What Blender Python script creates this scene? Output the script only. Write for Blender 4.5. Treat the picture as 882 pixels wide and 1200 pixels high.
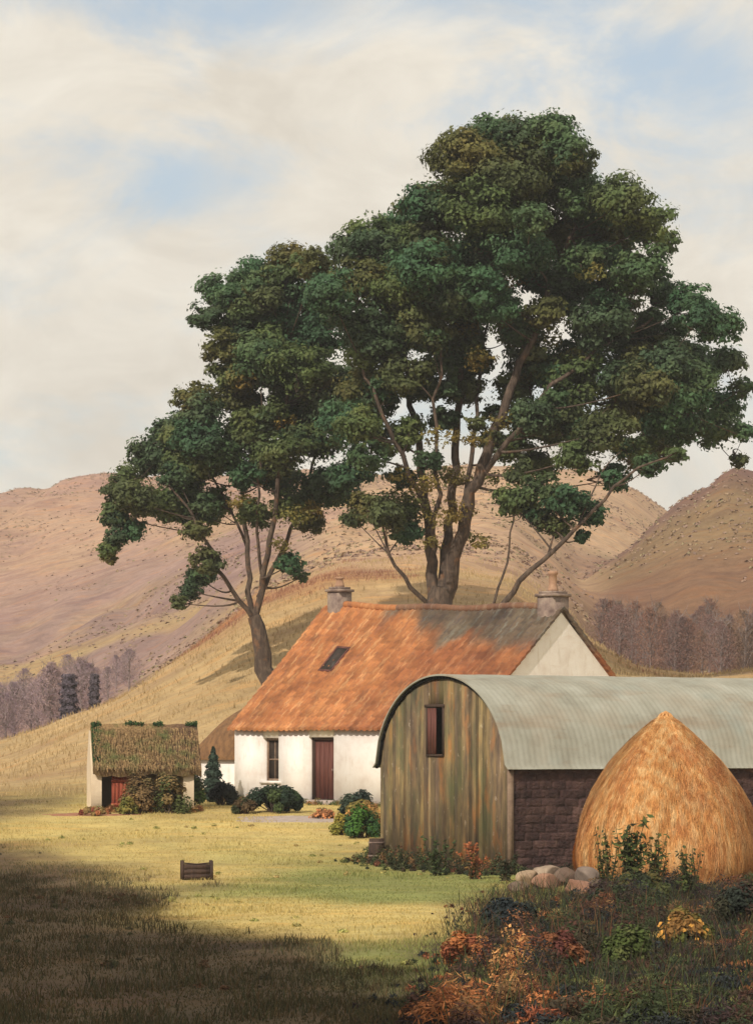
import bpy, bmesh, math, random
import numpy as np
from mathutils import Vector, Matrix

for o in list(bpy.data.objects): bpy.data.objects.remove(o)
SC = bpy.context.scene
COL = SC.collection
R = math.radians
F = 3500.0; CAMZ = 3.0            # focal length in photo pixels, eye height
rng = np.random.default_rng(7)
random.seed(7)

# ------------------------------------------------------------------ camera
cam = bpy.data.cameras.new('camera'); co = bpy.data.objects.new('camera', cam); COL.objects.link(co)
co.location = (0, 0, CAMZ); co.rotation_euler = (R(90), 0, 0)
cam.sensor_fit = 'VERTICAL'; cam.sensor_height = 36; cam.lens = F/1200*36
cam.shift_y = 270/1200; cam.clip_start = 0.5; cam.clip_end = 9000
SC.camera = co

# ------------------------------------------------------------------ light and sky
SX, SY, SEL = -0.52, -0.854, 36.0          # direction to the sun on the ground, elevation
sd = bpy.data.lights.new('sun', 'SUN'); so = bpy.data.objects.new('sun', sd); COL.objects.link(so)
sd.energy = 3.6; sd.angle = R(0.6); sd.color = (1.0, 0.90, 0.77)
h = math.hypot(SX, SY)
tosun = Vector((SX/h*math.cos(R(SEL)), SY/h*math.cos(R(SEL)), math.sin(R(SEL))))
so.rotation_euler = tosun.to_track_quat('Z', 'Y').to_euler()
so.location = (-20, -30, 40)

W = bpy.data.worlds.new('World'); SC.world = W; W.use_nodes = True
nt = W.node_tree; N = nt.nodes; L = nt.links
bg = N['Background']; bg.inputs['Strength'].default_value = 1.0
def wn(t, **k):
    n = N.new(t)
    for a, b in k.items(): setattr(n, a, b)
    return n
def wmath(op, a, b=None, c=None, clamp=False):
    n = N.new('ShaderNodeMath'); n.operation = op; n.use_clamp = clamp
    for i, v in enumerate((a, b, c)):
        if v is None: continue
        if isinstance(v, (int, float)): n.inputs[i].default_value = v
        else: L.new(v, n.inputs[i])
    return n.outputs[0]
sky = wn('ShaderNodeTexSky', sky_type='NISHITA'); sky.sun_disc = False
sky.sun_elevation = R(SEL); sky.sun_rotation = math.atan2(SX, SY)
sky.air_density = 1.0; sky.dust_density = 1.2; sky.ozone_density = 1.5
skm = wn('ShaderNodeVectorMath', operation='SCALE'); L.new(sky.outputs[0], skm.inputs[0]); skm.inputs['Scale'].default_value = 0.13
tc = wn('ShaderNodeTexCoord')
mp = wn('ShaderNodeMapping'); L.new(tc.outputs['Generated'], mp.inputs['Vector']); mp.inputs['Scale'].default_value = (1.0, 1.0, 1.7); mp.inputs['Rotation'].default_value = (0, R(14), 0)
n1 = wn('ShaderNodeTexNoise'); L.new(mp.outputs[0], n1.inputs['Vector']); n1.inputs['Scale'].default_value = 9; n1.inputs['Detail'].default_value = 9; n1.inputs['Roughness'].default_value = 0.62; n1.inputs['Distortion'].default_value = 0.5
n2 = wn('ShaderNodeTexNoise'); L.new(mp.outputs[0], n2.inputs['Vector']); n2.inputs['Scale'].default_value = 13; n2.inputs['Detail'].default_value = 10; n2.inputs['Roughness'].default_value = 0.62; n2.inputs['Distortion'].default_value = 0.8
# openings in the cloud, by their direction in the sky
wrp = wn('ShaderNodeVectorMath', operation='MULTIPLY_ADD'); L.new(n1.outputs['Color'], wrp.inputs[0]); wrp.inputs[1].default_value = (.07,.0,.035); wrp.inputs[2].default_value = (-.035,0,-.0175)
wad = wn('ShaderNodeVectorMath', operation='ADD'); L.new(tc.outputs['Generated'], wad.inputs[0]); L.new(wrp.outputs[0], wad.inputs[1])
cover = None
for (u, v, sx, sz, amt) in [(60,0,260,62,.75),(290,50,110,36,.6),(30,185,120,36,.55),(225,240,50,34,.55),(780,100,190,48,.62),(850,180,110,60,.5),(620,10,200,44,.55),(330,200,160,40,.2)]:
    dx = (u-441)/F; dz = (870-v)/F
    m = wn('ShaderNodeMapping'); m.vector_type = 'POINT'; L.new(wad.outputs[0], m.inputs['Vector'])
    m.inputs['Location'].default_value = (-dx/(sx/F), -1/.2, -dz/(sz/F)); m.inputs['Scale'].default_value = (F/sx, 1/.2, F/sz)
    ln = wn('ShaderNodeVectorMath', operation='LENGTH'); L.new(m.outputs[0], ln.inputs[0])
    g = wmath('POWER', 2.718, wmath('MULTIPLY', wmath('MULTIPLY', ln.outputs['Value'], ln.outputs['Value']), -0.7))
    g = wmath('MULTIPLY', g, amt)
    cover = g if cover is None else wmath('ADD', cover, g)
hole = wmath('ADD', wmath('MULTIPLY', wmath('SUBTRACT', n1.outputs['Fac'], 0.5), 3.8), wmath('MULTIPLY', cover, 0.95))
holer = wn('ShaderNodeMapRange'); L.new(hole, holer.inputs['Value']); holer.inputs['From Min'].default_value = -0.05; holer.inputs['From Max'].default_value = 1.1
holer.interpolation_type = 'SMOOTHSTEP'
cr = wn('ShaderNodeValToRGB'); L.new(n2.outputs['Fac'], cr.inputs[0])
cr.color_ramp.elements[0].position = 0.34; cr.color_ramp.elements[0].color = (0.78, 0.715, 0.61, 1)
cr.color_ramp.elements[1].position = 0.66; cr.color_ramp.elements[1].color = (0.97, 0.905, 0.785, 1)
mx = wn('ShaderNodeMix', data_type='RGBA'); L.new(holer.outputs[0], mx.inputs['Factor']); L.new(cr.outputs[0], mx.inputs[6])
# thin high veil over the blue
vl = wn('ShaderNodeMix', data_type='RGBA'); vl.inputs['Factor'].default_value = 0.5; L.new(skm.outputs[0], vl.inputs[6]); vl.inputs[7].default_value = (0.68, 0.75, 0.76, 1)
L.new(vl.outputs[2], mx.inputs[7]); L.new(mx.outputs[2], bg.inputs['Color'])

SC.view_settings.view_transform = 'Standard'; SC.view_settings.look = 'None'
SC.view_settings.exposure = 0.0; SC.view_settings.gamma = 1.0; SC.view_settings.use_curve_mapping = False
SC.render.engine = 'CYCLES'

# ------------------------------------------------------------------ helpers
def tag(o, label=None, cat=None, group=None, kind=None):
    if label: o['label'] = label
    if cat: o['category'] = cat
    if group: o['group'] = group
    if kind: o['kind'] = kind
    return o
def empty(name, loc, rz=0, **k):
    o = bpy.data.objects.new(name, None); COL.objects.link(o); o.location = loc; o.rotation_euler = (0, 0, rz); o.empty_display_size = .3
    return tag(o, **k)
def P(u, v, D): return np.array([(u-441)*D/F, D, CAMZ-(v-870)*D/F])
def copy_tree(o, parent=None):
    c = o.copy(); COL.objects.link(c); c.parent = parent
    for ch in o.children: copy_tree(ch, c)
    return c

class MB:
    """collects numpy geometry (quads / tris as lists) for ONE mesh"""
    def __init__(s): s.v = []; s.f = []; s.n = 0; s.c = []
    def add(s, v, f, c=None):
        v = np.asarray(v, float).reshape(-1, 3); s.v.append(v)
        f = np.asarray(f, int)
        s.f.append(f + s.n); s.n += len(v)
        s.c.append(np.ones((len(v), 3))*(np.array(c) if c is not None else np.ones(3)))
        return s
    def box(s, a, b, M=None, c=None):
        x0, y0, z0 = a; x1, y1, z1 = b
        v = np.array([(x0,y0,z0),(x1,y0,z0),(x1,y1,z0),(x0,y1,z0),(x0,y0,z1),(x1,y0,z1),(x1,y1,z1),(x0,y1,z1)], float)
        return s.add(v, [(0,3,2,1),(4,5,6,7),(0,1,5,4),(1,2,6,5),(2,3,7,6),(3,0,4,7)], c)
    def hexa(s, v, c=None):   # 8 verts: bottom ring, top ring
        return s.add(v, [(0,3,2,1),(4,5,6,7),(0,1,5,4),(1,2,6,5),(2,3,7,6),(3,0,4,7)], c)
    def grid(s, G, c=None, flip=False):
        n, m = G.shape[:2]; i = np.arange(n-1)[:,None]; j = np.arange(m-1)[None,:]
        a = i*m+j; f = np.stack([a, a+1, a+m+1, a+m], -1).reshape(-1, 4)
        if flip: f = f[:, ::-1]
        return s.add(G.reshape(-1, 3), f, c)
    def tube(s, pts, rad, k=7, c=None, cap=True):
        pts = np.asarray(pts, float); n = len(pts); rad = np.ones(n)*np.asarray(rad, float)
        t = np.gradient(pts, axis=0); t /= np.linalg.norm(t, axis=1)[:,None]+1e-9
        ref = np.array([0.3, 1, .1]) if abs(t[0,1]) < .8 else np.array([1, .2, .1])
        a = np.cross(t, ref); a /= np.linalg.norm(a, axis=1)[:,None]+1e-9; b = np.cross(t, a)
        th = np.arange(k)/k*2*np.pi
        V = pts[:,None,:] + rad[:,None,None]*(np.cos(th)[None,:,None]*a[:,None,:] + np.sin(th)[None,:,None]*b[:,None,:])
        i = np.arange(n-1)[:,None]; j = np.arange(k)[None,:]
        f = np.stack([i*k+j, (i+1)*k+j, (i+1)*k+(j+1)%k, i*k+(j+1)%k], -1).reshape(-1, 4)
        s.add(V.reshape(-1,3), f, c)
        if cap:
            for e in (0, n-1):
                s.add(np.vstack([V[e], pts[e:e+1]]), [(q, (q+1)%k, k, k) for q in range(k)], c)
        return s
    def lathe(s, prof, ctr=(0,0,0), k=24, c=None, wob=None):
        prof = np.asarray(prof, float); th = np.arange(k+1)/k*2*np.pi
        G = np.zeros((len(prof), k+1, 3))
        rr = np.repeat(prof[:,0][:,None], k+1, 1)
        if wob is not None: rr = rr*wob(th[None,:], prof[:,1][:,None])
        G[...,0] = rr*np.cos(th); G[...,1] = rr*np.sin(th); G[...,2] = prof[:,1][:,None]
        return s.grid(G+np.array(ctr), c)
    def build(s, name, mat, parent=None, smooth=False, attr=False):
        V = np.vstack(s.v); me = bpy.data.meshes.new(name)
        me.vertices.add(len(V)); me.vertices.foreach_set('co', V.ravel())
        loops = []; tot = []
        for f in s.f:
            if f.ndim == 1: f = f[None]
            if f.shape[1] == 4:
                tri = f[:,2] == f[:,3]
                q = f[~tri]; t3 = f[tri][:, :3]
                if len(q): loops.append(q.ravel()); tot.append(np.full(len(q), 4))
                if len(t3): loops.append(t3.ravel()); tot.append(np.full(len(t3), 3))
            else:
                loops.append(f.ravel()); tot.append(np.full(len(f), f.shape[1]))
        loops = np.concatenate(loops); tot = np.concatenate(tot)
        me.loops.add(len(loops)); me.loops.foreach_set('vertex_index', loops.astype(np.int32))
        me.polygons.add(len(tot)); st = np.concatenate([[0], np.cumsum(tot)[:-1]])
        me.polygons.foreach_set('loop_start', st.astype(np.int32)); me.polygons.foreach_set('loop_total', tot.astype(np.int32))
        if attr:
            ca = me.color_attributes.new('tint', 'FLOAT_COLOR', 'POINT')
            C = np.vstack(s.c); C4 = np.concatenate([C, np.ones((len(C),1))], 1); ca.data.foreach_set('color', C4.ravel())
        me.update(); me.validate()
        if smooth: me.polygons.foreach_set('use_smooth', np.ones(len(me.polygons), bool))
        me.materials.append(mat)
        o = bpy.data.objects.new(name, me); COL.objects.link(o)
        if parent is not None: o.parent = parent
        return o

# value noise in numpy
_tab = rng.random((256, 256))
def vnoise(x, y):
    x = np.asarray(x, float); y = np.asarray(y, float)
    xi = np.floor(x).astype(int); yi = np.floor(y).astype(int); fx = x-xi; fy = y-yi
    fx = fx*fx*(3-2*fx); fy = fy*fy*(3-2*fy)
    g = lambda a, b: _tab[a & 255, b & 255]
    return (g(xi,yi)*(1-fx)+g(xi+1,yi)*fx)*(1-fy)+(g(xi,yi+1)*(1-fx)+g(xi+1,yi+1)*fx)*fy
def fbm(x, y, o=4):
    s = 0; a = 1; t = 0
    for k in range(o):
        s = s + a*vnoise(x*2**k+17*k, y*2**k+5*k); t += a; a *= .5
    return s/t*2-1
def sstep(a, b, x): t = np.clip((x-a)/(b-a), 0, 1); return t*t*(3-2*t)

# ------------------------------------------------------------------ materials
def mat(name, stops, scale=3, stretch=(1,1,1), detail=6, rough=.85, bump=.3, bscale=None, dist=.02,
        layers=(), attr=False, attr_mix=1.0, spec=.3, metal=0.0, rot=(0,0,0), trans=0.0, coords='Object'):
    m = bpy.data.materials.new(name); m.use_nodes = True; nt = m.node_tree; N = nt.nodes; L = nt.links
    b = N['Principled BSDF']; b.inputs['Roughness'].default_value = rough; b.inputs['Specular IOR Level'].default_value = spec; b.inputs['Metallic'].default_value = metal
    tc = N.new('ShaderNodeTexCoord')
    def noise(sc, stt, ro=(0,0,0), det=detail, rg=.6):
        mp = N.new('ShaderNodeMapping'); L.new(tc.outputs[coords], mp.inputs[0]); mp.inputs['Scale'].default_value = stt; mp.inputs['Rotation'].default_value = ro
        n = N.new('ShaderNodeTexNoise'); L.new(mp.outputs[0], n.inputs['Vector']); n.inputs['Scale'].default_value = sc; n.inputs['Detail'].default_value = det; n.inputs['Roughness'].default_value = rg
        return n.outputs['Fac']
    def ramp(src, st):
        r = N.new('ShaderNodeValToRGB'); L.new(src, r.inputs[0]); e = r.color_ramp.elements
        while len(e) < len(st): e.new(.5)
        for i, (p, c) in enumerate(st):
            e[i].position = p; e[i].color = (*c, 1) if len(c) == 3 else c
        return r.outputs[0]
    n0 = noise(scale, stretch, rot); col = ramp(n0, stops)
    for ly in layers:   # (scale, stretch, lo, hi, color, strength[, rot])
        sc, stt, lo, hi, c, k = ly[:6]; ro = ly[6] if len(ly) > 6 else (0,0,0)
        q = noise(sc, stt, ro); mr = N.new('ShaderNodeMapRange'); L.new(q, mr.inputs[0]); mr.inputs['From Min'].default_value = lo; mr.inputs['From Max'].default_value = hi; mr.inputs['To Max'].default_value = k
        mx = N.new('ShaderNodeMix'); mx.data_type = 'RGBA'; L.new(mr.outputs[0], mx.inputs['Factor']); L.new(col, mx.inputs[6]); mx.inputs[7].default_value = (*c, 1); col = mx.outputs[2]
    if attr:
        a = N.new('ShaderNodeAttribute'); a.attribute_name = 'tint'
        mx = N.new('ShaderNodeMix'); mx.data_type = 'RGBA'; mx.blend_type = 'MULTIPLY'; mx.inputs['Factor'].default_value = attr_mix
        L.new(col, mx.inputs[6]); L.new(a.outputs['Color'], mx.inputs[7]); col = mx.outputs[2]
    L.new(col, b.inputs['Base Color'])
    if bump:
        bn = noise(bscale or scale*3, stretch, rot, 5); bp = N.new('ShaderNodeBump'); L.new(bn, bp.inputs['Height']); bp.inputs['Strength'].default_value = bump; bp.inputs['Distance'].default_value = dist; L.new(bp.outputs[0], b.inputs['Normal'])
    if trans:
        out = N['Material Output']; t = N.new('ShaderNodeBsdfTranslucent'); L.new(col, t.inputs[0]); ms = N.new('ShaderNodeMixShader'); ms.inputs[0].default_value = trans
        L.new(b.outputs[0], ms.inputs[1]); L.new(t.outputs[0], ms.inputs[2]); L.new(ms.outputs[0], out.inputs[0])
    return m

M = {}
M['terrain'] = mat('terrain', [(.3,(.78,.78,.78)),(.5,(1,1,1)),(.7,(1.2,1.2,1.15))], scale=.9, detail=10, rough=.95, bump=.6, bscale=2.2, dist=.12, attr=True, spec=.1,
    layers=[(.035,(1.,.5,1),.5,.68,(.85,.72,.95),.45,(0,0,R(30))),(5.5,(1,1,1),.52,.7,(.55,.5,.42),.55),(.12,(1,2.2,1),.5,.66,(.60,.52,.60),.6,(0,0,R(-35))),(.3,(1,3,1),.52,.66,(1.25,.98,.7),.5,(0,0,R(-50)))])
M['white'] = mat('limewash', [(.3,(.72,.65,.60)),(.5,(.82,.775,.735)),(.7,(.86,.83,.80))], scale=1.6, rough=.95, bump=.5, bscale=14, dist=.02,
    layers=[(5,(1,1,.35),.58,.75,(.55,.44,.33),.5),(.9,(1,1,3),.6,.75,(.62,.50,.42),.4),(2.5,(2,2,.4),.56,.74,(.58,.50,.42),.45)])
M['cream'] = mat('ochre_limewash', [(.3,(.60,.48,.34)),(.6,(.72,.60,.44))], scale=2, rough=.95, bump=.5, bscale=12)
M['tile'] = mat('orange_roof', [(.3,(.22,.082,.036)),(.48,(.355,.135,.05)),(.68,(.47,.20,.075))], scale=1.1, stretch=(1,1,1), detail=9, rough=.9, bump=.4, bscale=12, attr=True,
    layers=[(7,(1,1,1),.5,.72,(.20,.09,.05),.75),(2.2,(3.5,.5,.5),.52,.7,(.62,.36,.17),.6),(1.6,(4,.6,.6),.54,.7,(.23,.10,.06),.6)])
M['mosstile'] = M['tile']
M['stone'] = mat('chimney_stone', [(.3,(.13,.09,.08)),(.5,(.25,.185,.155)),(.7,(.37,.29,.23))], scale=3, rough=.95, bump=.8, bscale=9, dist=.04)
M['paledge'] = mat('pale_skews', [(.3,(.45,.36,.26)),(.7,(.62,.52,.40))], scale=4, rough=.95, bump=.5)
M['clay'] = mat('clay_pot', [(.3,(.30,.17,.11)),(.7,(.46,.29,.19))], scale=6, rough=.85, bump=.2)
M['darkwood'] = mat('dark_wood', [(.3,(.035,.022,.018)),(.7,(.085,.052,.038))], scale=3, stretch=(6,6,.6), rough=.85, bump=.5)
M['door'] = mat('door_paint', [(.3,(.075,.022,.018)),(.7,(.17,.065,.05))], scale=3, stretch=(5,5,.5), rough=.7, bump=.4)
M['reddoor'] = mat('red_door', [(.3,(.20,.035,.02)),(.7,(.36,.09,.045))], scale=4, stretch=(5,5,.6), rough=.8, bump=.4)
M['glass'] = mat('window_glass', [(.3,(.02,.016,.014)),(.7,(.055,.04,.032))], scale=2, rough=.45, bump=0, spec=.15)
M['frame'] = mat('window_frame', [(.3,(.16,.105,.075)),(.7,(.27,.19,.13))], scale=8, rough=.8, bump=.2)
M['thatch'] = mat('thatch', [(.3,(.13,.075,.035)),(.5,(.27,.17,.08)),(.72,(.42,.29,.13))], scale=2.4, stretch=(7,7,1), detail=8, rough=.95, bump=.9, bscale=8, dist=.05, attr=True,
    layers=[(1.6,(1,1,1),.50,.66,(.11,.145,.045),.8)])
M['brownthatch'] = mat('brown_thatch', [(.3,(.12,.065,.035)),(.6,(.24,.13,.06))], scale=3, stretch=(2,2,1), detail=8, rough=.95, bump=.9, bscale=12, dist=.05)
M['moss'] = mat('moss', [(.3,(.015,.04,.018)),(.7,(.07,.13,.04))], scale=6, rough=1, bump=.8)
M['barnboards'] = mat('barn_boards', [(.28,(.065,.047,.034)),(.46,(.145,.105,.062)),(.62,(.23,.165,.085)),(.78,(.32,.215,.10))], scale=1.5, stretch=(3.5,3.5,.8), detail=10, rough=.92, bump=.9, bscale=5, attr=True,
    layers=[(1.1,(1,1.4,.6),.50,.68,(.095,.105,.055),.75),(2.2,(1,1.6,.35),.55,.7,(.05,.035,.03),.6),(1.6,(1.6,1.6,.6),.54,.68,(.34,.15,.05),.65),(7,(1,1,.7),.62,.72,(.42,.35,.27),.65)])
M['tarboards'] = mat('tarred_boards', [(.3,(.032,.018,.019)),(.55,(.065,.037,.035)),(.75,(.11,.065,.055))], scale=3, stretch=(1,1,1.4), detail=10, rough=.95, bump=1.0, bscale=9, dist=.06, attr=True,
    layers=[(8,(1,1,1),.62,.76,(.19,.13,.10),.6),(1.2,(1,1,1.5),.5,.7,(.15,.09,.075),.5)])
M['zinc'] = mat('galvanised_roof', [(.3,(.235,.225,.18)),(.5,(.31,.305,.25)),(.72,(.375,.375,.32))], scale=1.2, detail=9, rough=.62, bump=.15, bscale=8, spec=.35,
    layers=[(1.0,(.5,1,2.5),.52,.68,(.24,.17,.11),.55),(.7,(1,1,1),.5,.7,(.35,.30,.23),.6),(11,(1,1,1),.60,.72,(.18,.16,.13),.55),(.5,(1,1,1),.55,.7,(.25,.30,.28),.5)])
M['hay'] = mat('hay', [(.28,(.50,.20,.07)),(.45,(.76,.37,.13)),(.66,(.90,.60,.30))], scale=1.6, stretch=(5,5,.7), detail=9, rough=.95, bump=1, bscale=7, dist=.08, attr=True,
    layers=[(.8,(1.6,1.6,.35),.50,.66,(.50,.17,.065),.7),(12,(1,1,.4),.62,.74,(.80,.58,.30),.6)])
M['bark'] = mat('bark', [(.3,(.045,.032,.026)),(.5,(.09,.065,.05)),(.7,(.165,.12,.088))], scale=4, stretch=(2,2,.6), rough=.95, bump=1, bscale=8, dist=.05,
    layers=[(2,(1,1,1),.58,.7,(.33,.15,.06),.4)])
M['greybark'] = mat('grey_bark', [(.3,(.17,.135,.125)),(.7,(.32,.265,.25))], scale=3, rough=.95, bump=.4)
M['leaf'] = mat('leaves', [(.3,(.046,.082,.046)),(.5,(.074,.120,.058)),(.72,(.12,.15,.068))], scale=.5, detail=4, rough=.65, bump=0, attr=True, trans=.3, spec=.25)
M['plant'] = mat('plant_leaves', [(.3,(.8,.8,.8)),(.7,(1.1,1.1,1.1))], scale=3, detail=3, rough=.8, bump=0, attr=True, trans=.22, spec=.2)
M['twig'] = mat('twigs', [(.3,(.13,.095,.10)),(.7,(.20,.155,.14))], scale=1, detail=3, rough=.95, bump=0, attr=True, spec=.1)
M['rock'] = mat('field_stone', [(.3,(.22,.16,.13)),(.6,(.42,.33,.26)),(.75,(.55,.45,.36))], scale=3, rough=.95, bump=.8, bscale=8, attr=True)
M['path'] = mat('paving', [(.3,(.30,.24,.21)),(.7,(.48,.40,.36))], scale=4, rough=.95, bump=.6)
M['earth'] = mat('earth', [(.3,(.22,.09,.05)),(.7,(.42,.20,.12))], scale=5, rough=.98, bump=.8)

# ------------------------------------------------------------------ terrain
def zv(D, v): return CAMZ-(v-870)*D/F
US = np.arange(-3000, 4001, 20.0)
rows = []   # (D, z over US)
def rz(D, z): rows.append((D, np.interp(US, *zip(*z)) if isinstance(z, list) else np.full(len(US), float(z))))
def rv(D, pts): rows.append((D, zv(D, np.interp(US, *zip(*pts)))))
rz(-300, 0); rz(25, 0.0); rz(40, [(380,0),(620,.12),(900,.3),(1500,.3)]); rz(52, [(450,0),(620,.0),(900,.05),(1500,.1)]); rz(62, 0.0); rz(70, 0.0); rz(80, .48)
rz(90, .95); rz(97, 1.1)
rv(103, [(-400,925),(0,922),(200,912),(300,905),(600,905),(1400,880)])
rv(110, [(-600,930),(0,915),(100,897),(200,872),(300,838),(400,820),(500,812),(650,812),(800,820),(1400,770)])
rv(118, [(-600,925),(0,897),(100,866),(200,832),(315,798),(450,778),(650,775),(800,790),(1400,760)])
rv(135, [(-600,900),(0,864),(100,826),(170,796),(240,752),(300,712),(380,682),(500,678),(600,690),(680,740),(750,780),(850,790),(1400,740)])
rv(170, [(-600,900),(0,885),(100,858),(170,808),(240,748),(300,700),(400,660),(500,652),(600,665),(660,705),(700,765),(730,800),(850,805),(1400,760)])
rv(200, [(-600,900),(0,884),(80,866),(150,825),(240,760),(300,695),(400,650),(500,640),(600,652),(660,700),(700,740),(740,765),(850,765),(1400,720)])
rv(230, [(-600,880),(0,862),(70,846),(140,812),(200,768),(300,690),(400,640),(500,628),(600,640),(650,672),(690,704),(740,690),(800,672),(882,660),(1400,660)])
rv(280, [(-600,830),(0,790),(100,762),(200,715),(300,655),(400,622),(500,612),(600,622),(650,655),(680,686),(700,668),(740,638),(785,596),(820,566),(855,540),(890,546),(1000,575),(1400,640),(2500,750)])
rv(330, [(-1500,800),(-600,770),(0,735),(100,705),(200,665),(300,620),(400,600),(500,592),(600,596),(650,620),(700,645),(785,685),(900,690),(2500,760)])
rv(390, [(-1500,740),(-600,700),(0,650),(130,625),(300,590),(500,572),(650,578),(725,606),(785,650),(900,680),(2500,730)])
rv(450, [(-2500,720),(-600,640),(-200,600),(0,576),(70,566),(130,562),(300,553),(500,549),(650,551),(700,556),(728,566),(760,590),(785,608),(850,640),(1000,670),(2500,720)])
rv(620, [(-2500,740),(0,640),(500,620),(800,670),(2500,740)])
rv(1200, [(-2500,850),(2500,850)])
rows.append((3000, np.full(len(US), 0.0))); rows.append((6000, np.full(len(US), -5.0)))
DS = np.concatenate([np.arange(-300, 700, 1.0), np.arange(700, 6001, 20.0)])
RD = np.array([r[0] for r in rows]); RZ = np.array([r[1] for r in rows])
TZ = np.array([np.interp(DS, RD, RZ[:, j]) for j in range(len(US))]).T
# round the folds of the land, more so with distance
n1m = int((DS < 700).sum())
def smooth_rows(A, s):
    k = np.exp(-.5*(np.arange(-3*s, 3*s+1)/s)**2); k /= k.sum(); pad = len(k)//2
    B = np.pad(A, ((pad, pad), (0, 0)), mode='edge')
    return np.apply_along_axis(lambda c: np.convolve(c, k, 'valid'), 0, B)
Sa = smooth_rows(TZ[:n1m], 2); Sb = smooth_rows(TZ[:n1m], 7)
w = sstep(110, 200, DS[:n1m])[:, None]
TZ[:n1m] = Sa*(1-w)+Sb*w
def gz(x, y, fine=True):
    x = np.asarray(x, float); y = np.asarray(y, float)
    u = 441 + x*F/np.maximum(y, 25.0)
    ui = np.clip((u-US[0])/20.0, 0, len(US)-1.001); u0 = ui.astype(int); fu = ui-u0
    di = np.interp(y, DS, np.arange(len(DS))); d0 = np.minimum(di.astype(int), len(DS)-2); fd = di-d0
    z = (TZ[d0,u0]*(1-fu)+TZ[d0,u0+1]*fu)*(1-fd)+(TZ[d0+1,u0]*(1-fu)+TZ[d0+1,u0+1]*fu)*fd
    a = .05+.9*sstep(105, 260, y)
    z = z + a*fbm(x*.11+3, y*.11, 4)*.6 + .025*fbm(x*.9, y*.9, 3)
    far = sstep(130, 300, y)
    z = z + far*1.1*fbm((x+y*.4)*.05, (y-x*.2)*.03+9, 4)
    rg = 1-np.abs(fbm((x-y*.15)*.055+4, (y+x*.3)*.012+2, 4))*2.2
    z = z - far*1.7*np.clip(rg, 0, 1)**2 + far*1.0
    m2 = sstep(100,125,y)*(1-far); z = z - m2*.35*np.clip(1-np.abs(fbm((x-y*.4)*.12+8, (y+x*.3)*.03, 4))*3, 0, 1)
    return z
ys = np.concatenate([np.linspace(-300, 20, 40), np.linspace(21, 110, 260), np.linspace(110.6, 480, 330), np.geomspace(484, 6000, 60)])
t = np.linspace(-1, 1, 421); s_ = np.sign(t)*(np.abs(t)**2)*4 + t*.12
Yg = np.repeat(ys[:, None], len(t), 1); Xg = s_[None, :]*(np.maximum(Yg, 0)*.3+25)
Zg = gz(Xg, Yg)
G = np.stack([Xg, Yg, Zg], -1)
# earth and grass colours of the ground, by where things grow, plus painted yard shade
x, y = Xg, Yg
def shade_mask(x, y):  # outline of the cast shade painted into the yard colours
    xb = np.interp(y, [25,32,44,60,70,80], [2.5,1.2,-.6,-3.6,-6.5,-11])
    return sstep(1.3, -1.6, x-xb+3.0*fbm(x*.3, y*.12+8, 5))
def col3(c): return np.array(c)[None, None, :]
n_a = fbm(x*.35+1, y*.16+4, 5)[..., None]; n_b = fbm(x*.12+7, y*.08, 4)[..., None]; n_c = fbm(x*1.3, y*.8+2, 4)[..., None]
lawn = col3((.50,.395,.155))*(1+.22*n_a) + col3((.09,.03,.0))*n_c*.6
dirt_shade = col3((.078,.05,.036))*(1+.3*n_c)  # earth brown, darkened to carry the painted yard shade
green = col3((.235,.25,.085))*(1+.2*n_c)
C = lawn.copy()
wg = sstep(-.25, .3, n_b+.35*n_a)*sstep(80, 66, y)[..., None]; C = C*(1-wg)+green*wg
rd_ = sstep(.25,.55, fbm(x*.3+20, y*.14+4, 5))[..., None]*sstep(74,68,y)[..., None]*.7; C = C*(1-rd_)+col3((.24,.125,.075))*rd_
# cast shade on the near yard, painted into the ground as dark earth
m1 = shade_mask(x, y)[..., None]*.92
C = C*(1-m1)+dirt_shade*m1
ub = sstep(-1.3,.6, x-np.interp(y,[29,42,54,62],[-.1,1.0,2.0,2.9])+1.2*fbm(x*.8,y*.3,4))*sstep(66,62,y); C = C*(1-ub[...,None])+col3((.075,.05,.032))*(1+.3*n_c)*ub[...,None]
edge = np.exp(-((y-97-1.0*x*.0)**2)/6)[..., None]*.35; C = C*(1-edge)+dirt_shade*edge*1.4*.5+C*edge*.5
# slopes
sl = (y + 2.0*fbm(x*.2, y*.1, 3))
ochre = col3((.42,.30,.155)); pink = col3((.37,.24,.18)); heath = col3((.28,.19,.165)); rust = col3((.36,.175,.08)); olive = col3((.25,.215,.10)); buff = col3((.44,.30,.19))
st = fbm((x*.5+y*.25)*.12, (y-x*.9)*.025+3, 5)[..., None]; st2 = fbm((x-y*.1)*.05+5, (y)*.02+1, 5)[..., None]; st3 = fbm(x*.4, y*.12+3, 4)[..., None]
near = ochre*(1+.2*st3)*(1-sstep(-.1,.5,st))+rust*sstep(-.1,.5,st)*.9+ .0
w1 = sstep(98, 106, sl)[..., None]; C = C*(1-w1)+near*w1
farc = heath*(1+.25*st3); k1 = sstep(-.15,.2,st+.3*st2); farc = farc*(1-k1)+ochre*.85*k1; k2 = sstep(0,.5,st2+.15*st3); farc = farc*(1-k2)+pink*1.05*k2
w2 = sstep(160, 215, sl)[..., None]*sstep(0.06,-.02,x/np.maximum(y,1))[..., None]; C = C*(1-w2)+farc*w2
w3 = sstep(300, 370, sl)[..., None]*sstep(0.07,-.02,x/np.maximum(y,1))[..., None]*.75; C = C*(1-w3)+(pink*1.08*(1+.2*st))*w3
mid = buff*(1+.15*st+.1*st3); ux = x/np.maximum(y,1)
w4 = (sstep(-.045,0,ux)*sstep(150,175,sl))[..., None]; C = C*(1-w4)+mid*w4
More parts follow.
